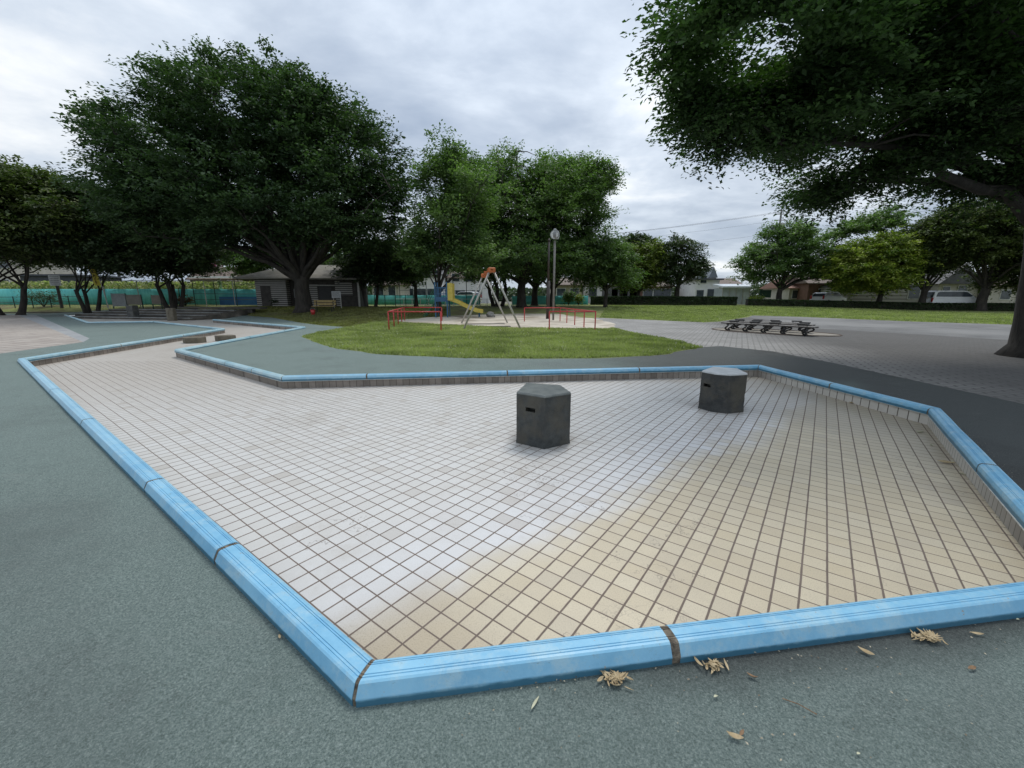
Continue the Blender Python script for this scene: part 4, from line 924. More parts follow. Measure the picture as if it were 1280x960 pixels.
for yaw_ in (-0.28, 1.0):                 # two faces back to back at an angle
    f = Vector((math.sin(yaw_), -math.cos(yaw_), 0)); rgt = Vector((math.cos(yaw_), math.sin(yaw_), 0)); c0 = cc+f*0.05
    MB().tube([c0-f*0.05, c0+f*0.12], 0.25, 28).build('housing', HOUS, T)
    fc = MB().tube([c0+f*0.121, c0+f*0.126], 0.215, 28).build('clock_face', WCL, T)
    m_b = MB()
    for hh in range(12):
        a = hh*math.pi/6; e0 = c0+f*0.1275+(rgt*math.sin(a)+Vector((0,0,math.cos(a))))*0.165; e1 = c0+f*0.1275+(rgt*math.sin(a)+Vector((0,0,math.cos(a))))*0.20; m_b.tube([e0, e1], 0.008, 4)
    m_b.build('hour_marks', BLK, fc)
    for a, l_, r_ in ((R(310), .13, .012), (R(150), .2, .008)):
        MB().tube([c0+f*0.131, c0+f*0.131+(rgt*math.sin(a)+Vector((0,0,math.cos(a))))*l_], r_, 4).build('hand', BLK, fc)
MB().tube([cc+Vector((0,0,.26)), cc+Vector((0,0,.36))], [0.12, 0.05], 14).build('cap', HOUS, T)

# ------------------------------------------------------------------ benches on the paved oval
SLAT = mat('dark_bench_slats', (0.035,0.03,0.026), (0.075,0.065,0.055), 8, 0.55)
SLATL = mat('worn_bench_slats', (0.17,0.155,0.14), (0.27,0.25,0.23), 8, 0.45)
IRON = mat('black_cast_iron', (0.018,0.017,0.017), (0.035,0.033,0.032), 8, 0.5)
def bench(label, a, b_, seatz):
    a, b_ = Vector((a[0], a[1], 0)), Vector((b_[0], b_[1], 0)); d = (b_-a); Ln = d.length; d.normalize(); nr = Vector((-d.y, d.x, 0)); ang = math.atan2(d.y, d.x); md = a.lerp(b_, .5)
    T = thing('park_bench', label, 'bench', (md.x, md.y, 0.13), ang, 'backless slatted benches on the paved oval'); zt = 0.13+seatz
    for q in range(4):
        o_ = (q-1.5)*0.125; c = md+nr*o_; MB().box((c.x, c.y, zt), (Ln, 0.112, 0.045), ang).build('slat', SLATL if q == 1 else SLAT, T, bevel=0.006)
    for t in [q_+random.uniform(-.06, .06) for q_ in (0.12, 0.38, 0.63, 0.88)]:
        c = a+d*Ln*t; MB().box((c.x, c.y, zt+0.085), (0.34, 0.13, 0.045), ang).build('arm_pad', IRON, T, bevel=0.006)
        mm = MB()
        for s_ in (-.13, .13): mm.tube([c+d*s_+Vector((0,0,zt)), c+d*s_+Vector((0,0,zt+.08))], 0.012, 6)
        mm.build('arm_bracket', IRON, T)
    for t in (0.07, 0.29, 0.5, 0.71, 0.93):
        c = a+d*Ln*t
        for s_ in (-1, 1):
            P_ = []
            for k in range(12):
                u = k/11; P_.append(c+nr*s_*(0.16+0.10*math.sin(u*math.pi*1.5))+d*(0.09*math.sin(u*math.pi*2))+Vector((0,0,zt-.02-(seatz-.03)*u)))
            MB().tube(P_, 0.030, 7).build('leg', IRON, T, True)
        MB().tube([c-nr*.2+Vector((0,0,zt-.05)), c+nr*.2+Vector((0,0,zt-.05))], 0.018, 6).build('cross_bar', IRON, T, True)
bench('long slatted bench with black arm pads, nearest on the paved oval', (8.75,17.1), (10.5,14.3), 0.31)
bench('long slatted bench standing behind the nearest one on the oval', (9.35,17.8), (11.2,15.4), 0.31)
bench('short slatted bench end at the back of the oval', (9.9,18.5), (11.8,16.5), 0.30)
# oval of beige setts under the benches
P = [(10.15+2.25*math.cos(a)*.62-1.15*math.sin(a)*.78, 16.2-2.25*math.cos(a)*.78-1.15*math.sin(a)*.62) for a in [k*math.pi/20 for k in range(40)]]
m_b = MB(); m_b.prism(P, 0.132, 0.142); tag(struct(m_b.build('path', mat('oval_setts', (0.22,0.20,0.17), (0.33,0.30,0.25), 6, 0.9))), None)
m_b = MB(); P2 = P+[P[0]]
m_b.tube([(p[0], p[1], 0.135) for p in P2], 0.03, 6, False); tag(m_b.build('kerb', mat('rusty_edge', (0.08,0.055,0.04),(0.14,0.10,0.08),6,.8)), 'thin rusty brown edging ring round the bench oval', 'edging')

# ------------------------------------------------------------------ hut
WOODL = None
def siding(name, c1, c2, pitch, cj):
    s = NT(name); u = s.m_('DIVIDE', s.z, pitch); d = s.m_('FRACT', u)
    col = s.mix(s.noise(3, 5), c1, c2); col = s.mix(s.step(d, 0.30, 0.42), cj, col); s.bump(d, 0.8, 0.03); return s.done(col, 0.8, 0.3)
HW = siding('weathered_log_siding', (0.34,0.325,0.30), (0.50,0.485,0.46), 0.17, (0.035,0.032,0.03))
HD = mat('dark_hut_wood', (0.045,0.04,0.036), (0.08,0.073,0.066), 4, 0.8)
HR = mat('grey_shingles', (0.20,0.19,0.165), (0.33,0.31,0.275), 3, 0.9, 0.5, 16, stretch=(1,1,5), c3=(0.25,0.235,0.19), s3=0.6)
hy = 35.5; hA = PY(322, 383, hy); hB = PY(459, 381, hy+1.5); hz = terr(hA.x, hA.y)-0.05
hA.z = hB.z = hz; hd = (hB-hA); hl = hd.length; hd.normalize(); hn = Vector((-hd.y, hd.x, 0)); han = math.atan2(hd.y, hd.x); HDp = 5.5; EH = 2.35
T = thing('wooden_hut', 'low grey wooden hut with wide hipped roof behind the big tree', 'hut', tuple(hA.lerp(hB, .5)+hn*HDp/2), han)
def hb(x0, x1, y0, y1, z0, z1, nm, m, par=None, bv=0): 
    c = hA+hd*(x0+x1)/2+hn*(y0+y1)/2; return MB().box((c.x, c.y, hz+(z0+z1)/2), (x1-x0, y1-y0, z1-z0), han).build(nm, m, par or T, bevel=bv)
s_ = hl/137.0        # metres per photo pixel along the front
hb(0, 37*s_, 0, HDp, -.3, EH, 'log_wall', HW); hb(37*s_+.002, 60*s_, 0.9, HDp, -.3, EH, 'recessed_wall', HD); hb(60*s_+.002, hl-.8, .25, HDp, -.3, EH, 'front_wall', HD)
hb(60*s_, 75*s_, .2, .249, 0, 1.9, 'plank_panel', HW); hb(97*s_, 103*s_, .2, .249, 0, 2.2, 'plank_panel', HW); hb(103*s_+.01, hl-1.2, .2, .249, 1.0, 2.05, 'slatted_window', HW)
d_ = hb(76*s_, 93*s_, .19, .249, 0, 1.75, 'doorway', BLK); hb(74.5*s_, 76*s_, .16, .249, 0, 1.85, 'door_frame', HD, d_); hb(74*s_, 97*s_, .1, .249, 1.78, 1.86, 'lintel', GALV)
hb(6*s_, 18*s_, -.03, -.001, 0, 1.75, 'door', HD); hb(hl-.75, hl-.6, .1, .25, -.3, EH, 'porch_post', GALV); hb(hl-.2, hl-.05, .1, .25, -.3, EH, 'porch_post', HD)
hb(103*s_, hl-1.2, .1, .19, .85, .98, 'counter', HD)
ov = 1.15; e0_, e1_ = hA-hd*ov-hn*ov, hB+hd*ov*0.6-hn*ov; e2_, e3_ = e1_+hn*(HDp+2*ov), e0_+hn*(HDp+2*ov); r0_, r1_ = hA.lerp(hB, .26)+hn*HDp/2, hA.lerp(hB, .74)+hn*HDp/2
rz0, rz1 = hz+EH+.02, hz+EH+1.35; m_b = MB()
vs = [(*p.xy, rz0) for p in (e0_, e1_, e2_, e3_)]+[(*p.xy, rz1) for p in (r0_, r1_)]+[(*p.xy, rz0-.1) for p in (e0_, e1_, e2_, e3_)]
m_b.add(vs, [(0,1,5,4),(1,2,5),(2,3,4,5),(3,0,4),(6,7,1,0),(7,8,2,1),(8,9,3,2),(9,6,0,3),(9,8,7,6)]); m_b.build('roof', HR, T)
# things round the hut
def sign_board(name, label, px, ptop, pbot, wpx, pbase, postm, boardm, Y=None, marks=3, cat='sign', posts=2, tilt=0, rows=True):
    b_ = G(px, pbase)
    if Y: p_ = PY(px, pbase, Y); b_ = gx(p_.x, Y)
    t_, u_ = PY(px, ptop, b_.y).z, PY(px, pbot, b_.y).z; w_ = wpx/FPX*b_.y
    T = thing(name, label, cat, tuple(b_), tilt); rt = Vector((math.cos(tilt), math.sin(tilt), 0))
    for q in ([0] if posts == 1 else [-.4, .4]):
        p = b_+rt*w_*q+Vector((0, .04, 0)); MB().tube([p-Vector((0,0,.1)), Vector((p.x, p.y, t_))], 0.04 if posts > 1 else 0.11, 8).build('post', postm, T)
    bd = MB().box((b_.x, b_.y-.06, (t_+u_)/2), (w_, 0.03, t_-u_), tilt).build('board', boardm, T)
    mk = MB(); r0 = random.Random(len(label)); nrow = 5
    for r_ in range(nrow):
        z = u_+(t_-u_)*(0.15+0.7*r_/(nrow-1)); x = -0.4
        while x < 0.38:
            l_ = r0.uniform(.03, .09); mk.box((b_.x+rt.x*w_*(x+l_/2), b_.y-.078, z), (w_*l_, 0.004, (t_-u_)*0.07), tilt); x += l_+.03
    if rows: mk.build('writing', mat('grey_lettering', (0.06,0.06,0.07), (0.12,0.12,0.13), 5, 0.6), bd)
    return T
WB = mat('white_board', (0.45,0.46,0.46), (0.56,0.57,0.57), 3, 0.6)
WB2 = mat('grey_board', (0.26,0.28,0.28), (0.36,0.38,0.38), 3, 0.6)
sign_board('notice_board', 'small white notice board on posts before the hut window', 422, 364, 372.5, 11, 383.5, GALV, WB, Y=33.2)
sign_board('sign', 'white sign board on a leaning dark post at the left kerb', 77, 344, 357, 13.5, 385, HD, WB, posts=1)
o = MB().box((hA+hd*(46*s_)+hn*0.86)+Vector((0,0,1.15)), (0.55, 0.03, 0.75), han).build('notice', WB); tag(o, 'white notice sheet fixed to the recessed hut wall', 'notice')
# yellow bench by the trunk
bb = PY(405, 386, 30.6); bb = gx(bb.x, 30.6); YB = mat('yellow_bench_wood', (0.24,0.17,0.06), (0.36,0.27,0.11), 6, 0.6); T = thing('park_bench', 'old yellow wooden bench with backrest beside the big tree trunk', 'bench', tuple(bb))
wd_ = 27/FPX*bb.y
MB().box((bb.x, bb.y, bb.z+.42), (wd_, .42, .05)).build('seat', YB, T, bevel=.01)
for q in range(2): MB().box((bb.x, bb.y+.24, bb.z+.58+q*.2), (wd_, .04, .16)).build('backrest', YB, T, bevel=.01)
for x in (-.38, 0.38):
    for y in (-.15, .2): MB().tube([(bb.x+x*wd_, bb.y+y, bb.z-.05), (bb.x+x*wd_, bb.y+y, bb.z+(.42 if y < 0 else .8))], .03, 6).build('leg', IRON, T)
rp_ = PY(391, 388, 29.6); rp_ = gx(rp_.x, 29.6); T = thing('bucket', 'small faded red bucket on the grass beside the yellow bench', 'bucket', tuple(rp_))
MB().tube([rp_, rp_+Vector((0,0,.34))], [.12, .17], 14).build('body', RED, T, True); MB().tube([rp_+Vector((.17*math.cos(a), 0, .34+.12*math.sin(a))) for a in [k*math.pi/8 for k in range(9)]], .008, 5).build('handle', GALV, T)

# ------------------------------------------------------------------ netting, fences and crop field on the left
NET = mat('green_windbreak_net', (0.10,0.46,0.41), (0.18,0.62,0.56), 1.5, 0.8, stretch=(3,3,.6), c3=(0.10,0.50,0.52), s3=0.3)
NETB = mat('blue_sheet', (0.03,0.12,0.32), (0.05,0.2,0.4), 1.5, 0.7)
FGR = mat('dark_green_metal', (0.012,0.035,0.03), (0.02,0.05,0.042), 3, 0.5)
def netrun(label, p0, p1, h, k, m=NET, name='windbreak_net', zoff=0.05):
    a, b_ = Vector(p0), Vector(p1); T = thing(name, label, 'netting', (*a.lerp(b_, .5), terr(*a.lerp(b_, .5))), 0, 'windbreak netting behind the park fence'); m_b = MB(); vs = []; n_ = 60
    nr = Vector((-(b_-a).y, (b_-a).x)).normalized()
    for i in range(n_+1):
        t = i/n_; p = a.lerp(b_, t); z = terr(p.x, p.y); bo = 0.07*math.sin(t*k*math.pi*2)+0.05*noise.noise(Vector((t*40, 1, 0)))
        for q in (0, .5, 1): vs.append((p.x+nr.x*bo*math.sin(q*3.1), p.y+nr.y*bo*math.sin(q*3.1), z+zoff+h*q+(0.03*noise.noise(Vector((t*30, 3, 0))) if q == 1 else 0)))
    m_b.add(vs, [(i*3+j, i*3+3+j, i*3+4+j, i*3+1+j) for i in range(n_) for j in (0, 1)]); o = m_b.build('net', m, T, True)
    so_ = o.modifiers.new('s', 'SOLIDIFY'); so_.thickness = 0.01
    pm_ = MB()
    for i in range(k+1):
        p = a.lerp(b_, i/k)+nr*0.09; z = terr(p.x, p.y); pm_ = MB().tube([(p.x, p.y, z-.1), (p.x, p.y, z+h+.12)], .03, 6); pm_.build('stake', FGR, T)
    return T
def railfence(label, p0, p1, h, k, rails, name='pipe_fence', m=FGR, tall=None):
    a, b_ = Vector(p0), Vector(p1); T = thing(name, label, 'fence', (*a.lerp(b_, .5), terr(*a.lerp(b_, .5))), 0)
    for i in range(k+1):
        p = a.lerp(b_, i/k); z = terr(p.x, p.y); MB().tube([(p.x, p.y, z-.1), (p.x, p.y, z+h)], .035, 6).build('post', m, T)
    for r_ in rails: MB().tube([(*a.lerp(b_, i/k), terr(*a.lerp(b_, i/k))+r_) for i in range(k+1)], .022, 5).build('rail', m, T)
    return T
LY0 = 39.5
pL = lambda px, Y: (PY(px, 372, Y).x, Y)
netrun('teal green netting along the left side of the park', pL(-260, LY0), pL(224, LY0+.4), 1.45, 18)
netrun('teal netting between the many stemmed tree and the hut', pL(225, LY0+.5), pL(345, LY0+.5), 1.45, 6)
netrun('pale green netting behind the hut and slide', pL(455, 46), pL(600, 46), 1.05, 8)
netrun('mint green netting seen behind the lamp post', pL(640, 48), pL(735, 48), 1.0, 6)
o = MB().box((*pL(300, LY0+.2), terr(*pL(300, LY0+.2))+.42), (3.9, .08, .75)).build('blue_sheet', NETB); tag(o, 'blue plastic sheet low along the netting left of the hut', 'sheet')
railfence('low dark green rail fence at the top of the left grass bank', pL(-260, 36.5), pL(108, 36.5), .95, 16, (.45, .9))
railfence('dark green rail fence with taller posts left of the hut', pL(243, 37.5), pL(322, 37.5), 2.2, 3, (.55, 1.05, 1.9))
railfence('dark rail fence on the grass right of the hut', pL(468, 41), pL(520, 41), 1.1, 4, (.6, 1.05))
railfence('tall thin mesh fence posts behind the white guard rail', pL(500, 45), pL(600, 45), 3.2, 6, (1.6, 3.1), name='mesh_fence')
WHP = mat('white_pipe_paint', (0.55,0.56,0.55), (0.7,0.71,0.7), 4, 0.4)
railfence('white pipe barrier along the far side behind the slide', pL(494, 43), pL(640, 43), .75, 14, (.15, .7), name='pipe_barrier', m=WHP)
# sunflower-like crop behind the netting
nC = 26000; X0 = PY(-300, 372, 42).x; X1 = PY(350, 372, 42).x
xs = rng.uniform(X0, X1, nC); ys = rng.uniform(41.3, 47, nC); zs = np.array([terr(x, y) for x, y in zip(xs, ys)])+rng.uniform(1.2, 2.25, nC)
zs -= (ys-41.3)*0.0
o = leaf_mesh('crop_field', np.stack([xs, ys, zs], 1), 0.30, rng.random(nC)*.9, leafmat('crop_leaves', (0.12,0.15,0.06), (0.55,0.52,0.30), .3), None, flat=0.0, aspect=.6); o['kind'] = 'stuff'; tag(o, 'pale yellow green crop standing in rows behind the netting', 'crop')
# yellow banners
def banner(label, px, ptop, pbot, wpx, pbase, Y, m, lean):
    p_ = PY(px, pbase, Y); b_ = gx(p_.x, Y); T = thing('banner_flag', label, 'banner', tuple(b_), 0); zt, zb = PY(px, ptop, Y).z, PY(px, pbot, Y).z; w_ = wpx/FPX*Y
    MB().tube([b_-Vector((0,0,.1)), Vector((b_.x+lean, b_.y, zt+.1))], .025, 6).build('pole', GALV, T)
    vs = []; n_ = 12
    for i in range(n_+1):
        t = i/n_; z = zb+(zt-zb)*t; xo = b_.x+lean*(z-b_.z)/(zt-b_.z)
        for j in range(4): vs.append((xo-w_*(j/3), b_.y+.06*math.sin(t*9+j), z-.04*j*math.sin(t*3)))
    m_b = MB(); m_b.add(vs, [(i*4+j, i*4+4+j, i*4+5+j, i*4+1+j) for i in range(n_) for j in range(3)]); cl = m_b.build('cloth', m, T, True); sol = cl.modifiers.new('s', 'SOLIDIFY'); sol.thickness = .008
    mk = MB(); rr = random.Random(3)
    for i in range(6):
        z = zb+(zt-zb)*(0.14+i*.14); xo = b_.x+lean*(z-b_.z)/(zt-b_.z)-w_*.5
        for q in range(3): mk.box((xo+rr.uniform(-.1, .1)*w_, b_.y-.085, z+rr.uniform(-.05, .05)), (w_*rr.uniform(.25, .5), .006, .035), 0, 0, rr.choice((0, 1.57, .5)))
    mk.build('lettering', mat('brown_lettering', (0.10,0.05,0.02), (0.16,0.08,0.03), 4, .6), cl)
banner('yellow vertical banner flag on a pole beside the left trees', 137, 328, 357, 8, 385, 33.5, mat('yellow_cloth', (0.48,0.40,0.04), (0.62,0.53,0.08), 2, .7), -0.5)
banner('thin pale lime banner flag in the crop field', 281, 350, 364, 3.5, 378, 40.6, mat('lime_cloth', (0.5,0.62,0.25), (0.6,0.72,0.35), 2, .7), -.1)
# grey panels leaning at the fence
for lab, px, w_, m_, pt_, pb_ in (('grey sheet metal panel standing against the left trees', 150, 17, WB2, 367, 383), ('beige panel right of the grey metal sheet', 168.5, 18, mat('beige_panel', (0.20,0.18,0.15), (0.27,0.25,0.21), 3, .7), 368.5, 381), ('small beige panel left of the many stemmed tree', 196, 11, mat('tan_panel', (0.2,0.175,0.14), (0.28,0.25,0.2), 3, .7), 369, 380)):
    p_ = PY(px, pb_, 35.2); zt, zb = PY(px, pt_, 35.2).z, PY(px, pb_, 35.2).z; w2 = w_/FPX*35.2; T = thing('panel', lab, 'panel', (p_.x, 35.2, terr(p_.x, 35.2)))
    MB().box((p_.x, 35.2, (zt+zb)/2), (w2, .04, zt-zb)).build('sheet', m_, T); m_b = MB()
    for x in (-.5, .5): m_b.box((p_.x+x*w2, 35.24, (zt+terr(p_.x, 35.2))/2-.05), (.06, .06, zt-terr(p_.x, 35.2)+.15))
    m_b.build('frame', FGR, T)
# flat trellis over the steps
T = thing('trellis', 'thin flat pergola frame carrying climbers behind the steps', 'pergola', (PY(200, 380, 36).x, 36, terr(PY(200, 380, 36).x, 36)))
for px in (128, 170, 212, 254, 290):
    p_ = PY(px, 351, 36); MB().tube([(p_.x, 36, terr(p_.x, 36)-.1), (p_.x, 36, p_.z)], .035, 6).build('post', GALV, T); MB().tube([(p_.x, 35.4, p_.z+.02), (p_.x, 37.4, p_.z+.02)], .02, 5).build('cross_bar', GALV, T)
MB().tube([PY(124, 351, 36), PY(294, 351, 36)], .03, 6).build('top_bar', GALV, T)

# ------------------------------------------------------------------ houses
WIN = mat('window_glass', (0.03,0.04,0.05), (0.07,0.085,0.10), 2, 0.15)
def house(name, label, px0, px1, ptop, pbase, Y, dep, wallm, roofm, wins=(), roof='gable', rh=1.3, ov=.4, cat='house', door=None, rot=0, garage=None, group='houses round the park'):
    a, b_ = PY(px0, pbase, Y), PY(px1, pbase, Y); z0 = terr(a.x, Y)-.2; zt = PY(px0, ptop, Y).z; W_ = b_.x-a.x; cx_ = (a.x+b_.x)/2; H_ = zt-z0
    T = thing(name, label, cat, (cx_, Y+dep/2, z0), 0, group)
    MB().box((cx_, Y+dep/2, z0+H_/2), (W_, dep, H_)).build('wall', wallm, T)
    m_b = MB(); x0, x1, y0, y1 = cx_-W_/2-ov, cx_+W_/2+ov, Y-ov, Y+dep+ov
    if roof == 'gable':
        m_b.add([(x0,y0,zt+.003),(x1,y0,zt+.003),(x1,y1,zt+.003),(x0,y1,zt+.003),(x0,(y0+y1)/2,zt+rh),(x1,(y0+y1)/2,zt+rh),(x0,y0,zt-.12),(x1,y0,zt-.12)], [(0,1,5,4),(2,3,4,5),(1,2,5),(3,0,4),(0,6,7,1),(0,3,2,1)])
    elif roof == 'front':
        m_b.add([(x0,y0,zt+.003),(x1,y0,zt+.003),(x1,y1,zt+.003),(x0,y1,zt+.003),(cx_,y0,zt+rh),(cx_,y1,zt+rh)], [(0,1,4),(1,2,5,4),(2,3,5),(3,0,4,5),(0,3,2,1)])
    elif roof == 'hip':
        i_ = min(W_, dep)/2; m_b.add([(x0,y0,zt+.003),(x1,y0,zt+.003),(x1,y1,zt+.003),(x0,y1,zt+.003),(x0+i_,(y0+y1)/2,zt+rh),(x1-i_,(y0+y1)/2,zt+rh)], [(0,1,5,4),(1,2,5),(2,3,4,5),(3,0,4),(0,3,2,1)])
    else: m_b.box((cx_, Y+dep/2, zt+.10), (W_+2*ov, dep+2*ov, .2))
    m_b.build('roof', roofm, T)
    for wx, wz, ww, wh in wins:          # fractions of width, metres above base
        x = cx_-W_/2+wx*W_; f = MB().box((x, Y-.03, z0+.2+wz), (ww+.14, .06, wh+.14)).build('window', WHP if wallm is not WHP else GALV, T); MB().box((x, Y-.07, z0+.2+wz), (ww, .03, wh)).build('pane', WIN, f)
    if door: MB().box((cx_-W_/2+door*W_, Y-.04, z0+.2+1.0), (.95, .06, 2.0)).build('door', mat('brown_door', (0.09,0.05,0.035), (0.13,0.08,0.05), 3, .5), T)
    if garage: 
        for g_ in garage: MB().box((cx_-W_/2+g_*W_, Y-.04, z0+.2+1.1), (2.5, .06, 2.2)).build('garage_door', mat('shutter_grey', (0.10,0.10,0.105), (0.17,0.17,0.175), 2, .5, stretch=(1,1,8)), T)
    return T
WW = mat('white_render', (0.66,0.66,0.65), (0.78,0.78,0.76), 1, .8); CR = mat('cream_render', (0.38,0.36,0.31), (0.48,0.455,0.40), 1, .8); BG_ = mat('beige_render', (0.33,0.28,0.22), (0.42,0.37,0.30), 1, .8); GW = mat('grey_render', (0.20,0.20,0.205), (0.28,0.28,0.28), 1, .8); BR = mat('brown_brick', (0.14,0.075,0.055), (0.2,0.11,0.08), 3, .8); DR = mat('dark_roof_tiles', (0.05,0.05,0.055), (0.09,0.09,0.095), 3, .6, stretch=(1,6,1)); RR = mat('brown_roof_tiles', (0.10,0.07,0.055), (0.16,0.115,0.09), 3, .7, stretch=(1,6,1)); BW = siding('pale_block_wall', (0.33,0.32,0.30), (0.42,0.41,0.38), 0.4, (0.22,0.21,0.2)); NV = mat('dark_blue_cladding', (0.03,0.035,0.05), (0.05,0.058,0.08), 2, .6)
house('apartment_house', 'white two storey apartment house behind the slide tower', 500, 552, 343, 374, 62, 8, WW, DR, [(.15,4.2,1.0,1.1),(.42,4.2,1.0,1.1),(.68,4.2,1.0,1.1),(.9,4.2,.8,1.1),(.2,1.4,1.6,1.4),(.5,1.4,1.6,1.4),(.78,1.4,1.4,1.4)], rh=1.6)
house('house', 'white house with balcony seen between the swing legs', 560, 612, 347, 374, 66, 8, WW, RR, [(.2,3.9,1.1,1.1),(.5,3.9,1.4,1.2),(.8,3.9,1.0,1.1),(.3,1.3,1.5,1.3),(.7,1.3,1.5,1.3)], rh=1.5)
house('house', 'cream low house behind the right end of the hut', 466, 499, 356, 376, 55, 6, CR, RR, [(.25,1.6,1.2,1.2),(.75,1.5,.9,1.6)], rh=1.2)
house('house', 'tan house front behind the lamp post and clock', 690, 727, 356, 376, 60, 7, BG_, RR, [(.3,1.6,1.2,1.0),(.75,1.6,1.2,1.0)], rh=1.2)
house('house', 'white gabled small house behind the mint netting', 729, 752, 354, 376, 64, 7, WW, DR, [(.5,1.6,1.2,1.2)], rh=1.4)
house('garage_row', 'grey row of garages under the rounded trees', 755, 800, 357, 377, 66, 7, GW, DR, [], 'flat', garage=[.15,.42,.70,.92])
house('house', 'brown house with tiled roof left of the open tree', 802, 838, 358, 377, 64, 7, BR, RR, [(.2,1.5,1.4,1.2),(.55,1.5,1.4,1.2),(.85,1.5,1.2,1.2)], rh=1.1)
house('house', 'white stepped house with a pointed grey gable beside the open tree', 868, 897, 350, 378, 60, 7, WW, DR, [(.3,3.4,.8,1.0),(.75,1.2,1.6,1.7),(.2,1.4,1.0,1.0)], 'flat')
house('house_wing', 'narrow white tower wing with steep grey gable roof', 884, 893, 347, 372, 62, 4, WW, mat('grey_metal_roof', (0.16,0.18,0.20), (0.22,0.24,0.26), 2, .5), [], 'front', rh=1.5, ov=.15)
house('house', 'brown roofed low house behind the glass shed', 897, 925, 357, 377, 68, 7, BG_, RR, [(.3,1.8,1.2,1.0),(.7,1.8,1.2,1.0)], rh=1.3)
house('house', 'pink roofed cream house left of the yellow green tree', 985, 1012, 360, 377, 56, 6, CR, mat('salmon_roof', (0.30,0.17,0.13), (0.38,0.22,0.17), 3, .7), [(.3,1.4,.9,1.0)], rh=1.2, door=.7)
house('house', 'brown brick house behind the low hedge on the right', 1008, 1040, 354, 378, 54, 7, BR, RR, [(.6,1.5,1.2,1.2)], rh=1.3, door=.3)
house('house', 'long pale block walled building behind the yellow green tree', 1045, 1150, 359, 381, 51, 7, BW, DR, [(.9,1.7,1.3,1.5),(.2,1.9,.8,.8)], 'flat', ov=.1)
house('house', 'cream gabled house behind the white van', 1168, 1218, 355, 383, 50, 7, CR, DR, [(.6,2.2,1.0,.9),(.2,2.2,.8,.7)], 'front', rh=2.2)
house('house', 'cream house behind the rightmost tree trunk', 1232, 1300, 357, 385, 49, 7, CR, RR, [(.3,1.6,1.1,1.0),(.6,1.6,1.1,1.4),(.85,1.6,1.1,1.0)], rh=1.3)
house('apartment_house', 'tall pale building behind the forked tree at far left', -20, 22, 322, 372, 60, 9, CR, DR, [(.2,5.4,1.2,1.2),(.6,5.4,1.2,1.2),(.85,5.4,1.2,1.2),(.3,2.6,1.2,1.2),(.75,2.6,1.2,1.2)], 'flat')
house('shed', 'dark blue clad shed behind the crop field at left', 30, 100, 345, 368, 52, 6, NV, NV, [], 'flat')
house('house', 'brown roofed house with long white eaves behind the crop', 240, 296, 349, 368, 60, 7, mat('ochre_wall', (0.22,0.18,0.11),(0.3,0.25,0.17),2,.8), RR, [(.25,1.5,1.6,1.3),(.62,1.5,1.6,1.3)], rh=1.9)
o = MB().box((PY(268, 346.5, 59.2).x, 59.2, PY(268, 346.6, 59.2).z), (6.6, .9, .22)).build('awning', WHP); tag(o, 'long white awning along the eaves of the brown roofed house', 'awning')
house('shop_building', 'far shop building carrying the pink sign', 258, 286, 339, 368, 110, 12, WW, DR, [], 'flat')
PK = mat('magenta_sign', (0.42,0.02,0.16), (0.5,0.035,0.2), 2, .5)
c = PY(270, 331.5, 109); T = thing('shop_sign', 'magenta shop sign with white letters above distant roofs', 'sign', (c.x, 109, c.z-1)); bd = MB().box((c.x, 109, c.z), (15/FPX*109, .4, 9.5/FPX*109)).build('board', PK, T)
MB().box((c.x, 109.3, c.z-1.7), (.5, .3, 2.4)).build('post', GALV, T)
cu = bpy.data.curves.new('t', 'FONT'); cu.body = 'ION'; cu.size = 1.5; cu.extrude = .02; cu.align_x = 'CENTER'; cu.align_y = 'CENTER'
to = bpy.data.objects.new('t', cu); C.objects.link(to); to.rotation_euler = (math.pi/2, 0, 0); to.location = (c.x+.3, 108.76, c.z); bpy.context.view_layer.update()
me = bpy.data.meshes.new_from_object(to.evaluated_get(bpy.context.evaluated_depsgraph_get())); me.transform(to.matrix_world); me.materials.clear(); me.materials.append(WHP); bpy.data.objects.remove(to)
lo_ = bpy.data.objects.new('letters', me); C.objects.link(lo_); adopt(lo_, bd)
# glass shed
gs = PY(918.5, 381, 56); z0 = terr(gs.x, 56); W_ = 33/FPX*56; T = thing('glass_shed', 'pale polycarbonate shed in the hedge opening', 'shed', (gs.x, 56, z0)); zt = PY(918, 360, 56).z
GS = mat('frosted_panel', (0.36,0.40,0.44), (0.48,0.52,0.56), 1.5, .3); MB().box((gs.x, 57.2, (z0+zt)/2), (W_, 2.4, zt-z0)).build('panel_wall', GS, T)
m_b = MB()
for q in range(5): m_b.box((gs.x+(q/4-.5)*W_, 55.97, (z0+zt)/2), (.07, .06, zt-z0))
m_b.build('frame', GALV, T); m_b = MB(); m_b.add([(gs.x-W_/2-.2,55.7,zt),(gs.x+W_/2+.2,55.7,zt),(gs.x+W_/2+.2,58.6,zt+.35),(gs.x-W_/2-.2,58.6,zt+.35),(gs.x-W_/2-.2,55.7,zt+.22),(gs.x+W_/2+.2,55.7,zt+.22),(gs.x+W_/2+.2,58.6,zt+.6),(gs.x-W_/2-.2,58.6,zt+.6)], [(0,1,2,3),(4,5,6,7),(0,1,5,4),(1,2,6,5),(2,3,7,6),(3,0,4,7)]); m_b.build('roof', mat('pale_roof_sheet', (0.55,0.6,0.64), (0.68,0.72,0.75), 2, .3), T)
sign_board('notice_board', 'dark green board on posts right of the glass shed', 955, 362.5, 372, 14, 378, GALV, mat('green_board', (0.01,0.05,0.04), (0.02,0.07,0.055), 2, .5), Y=53, rows=False)

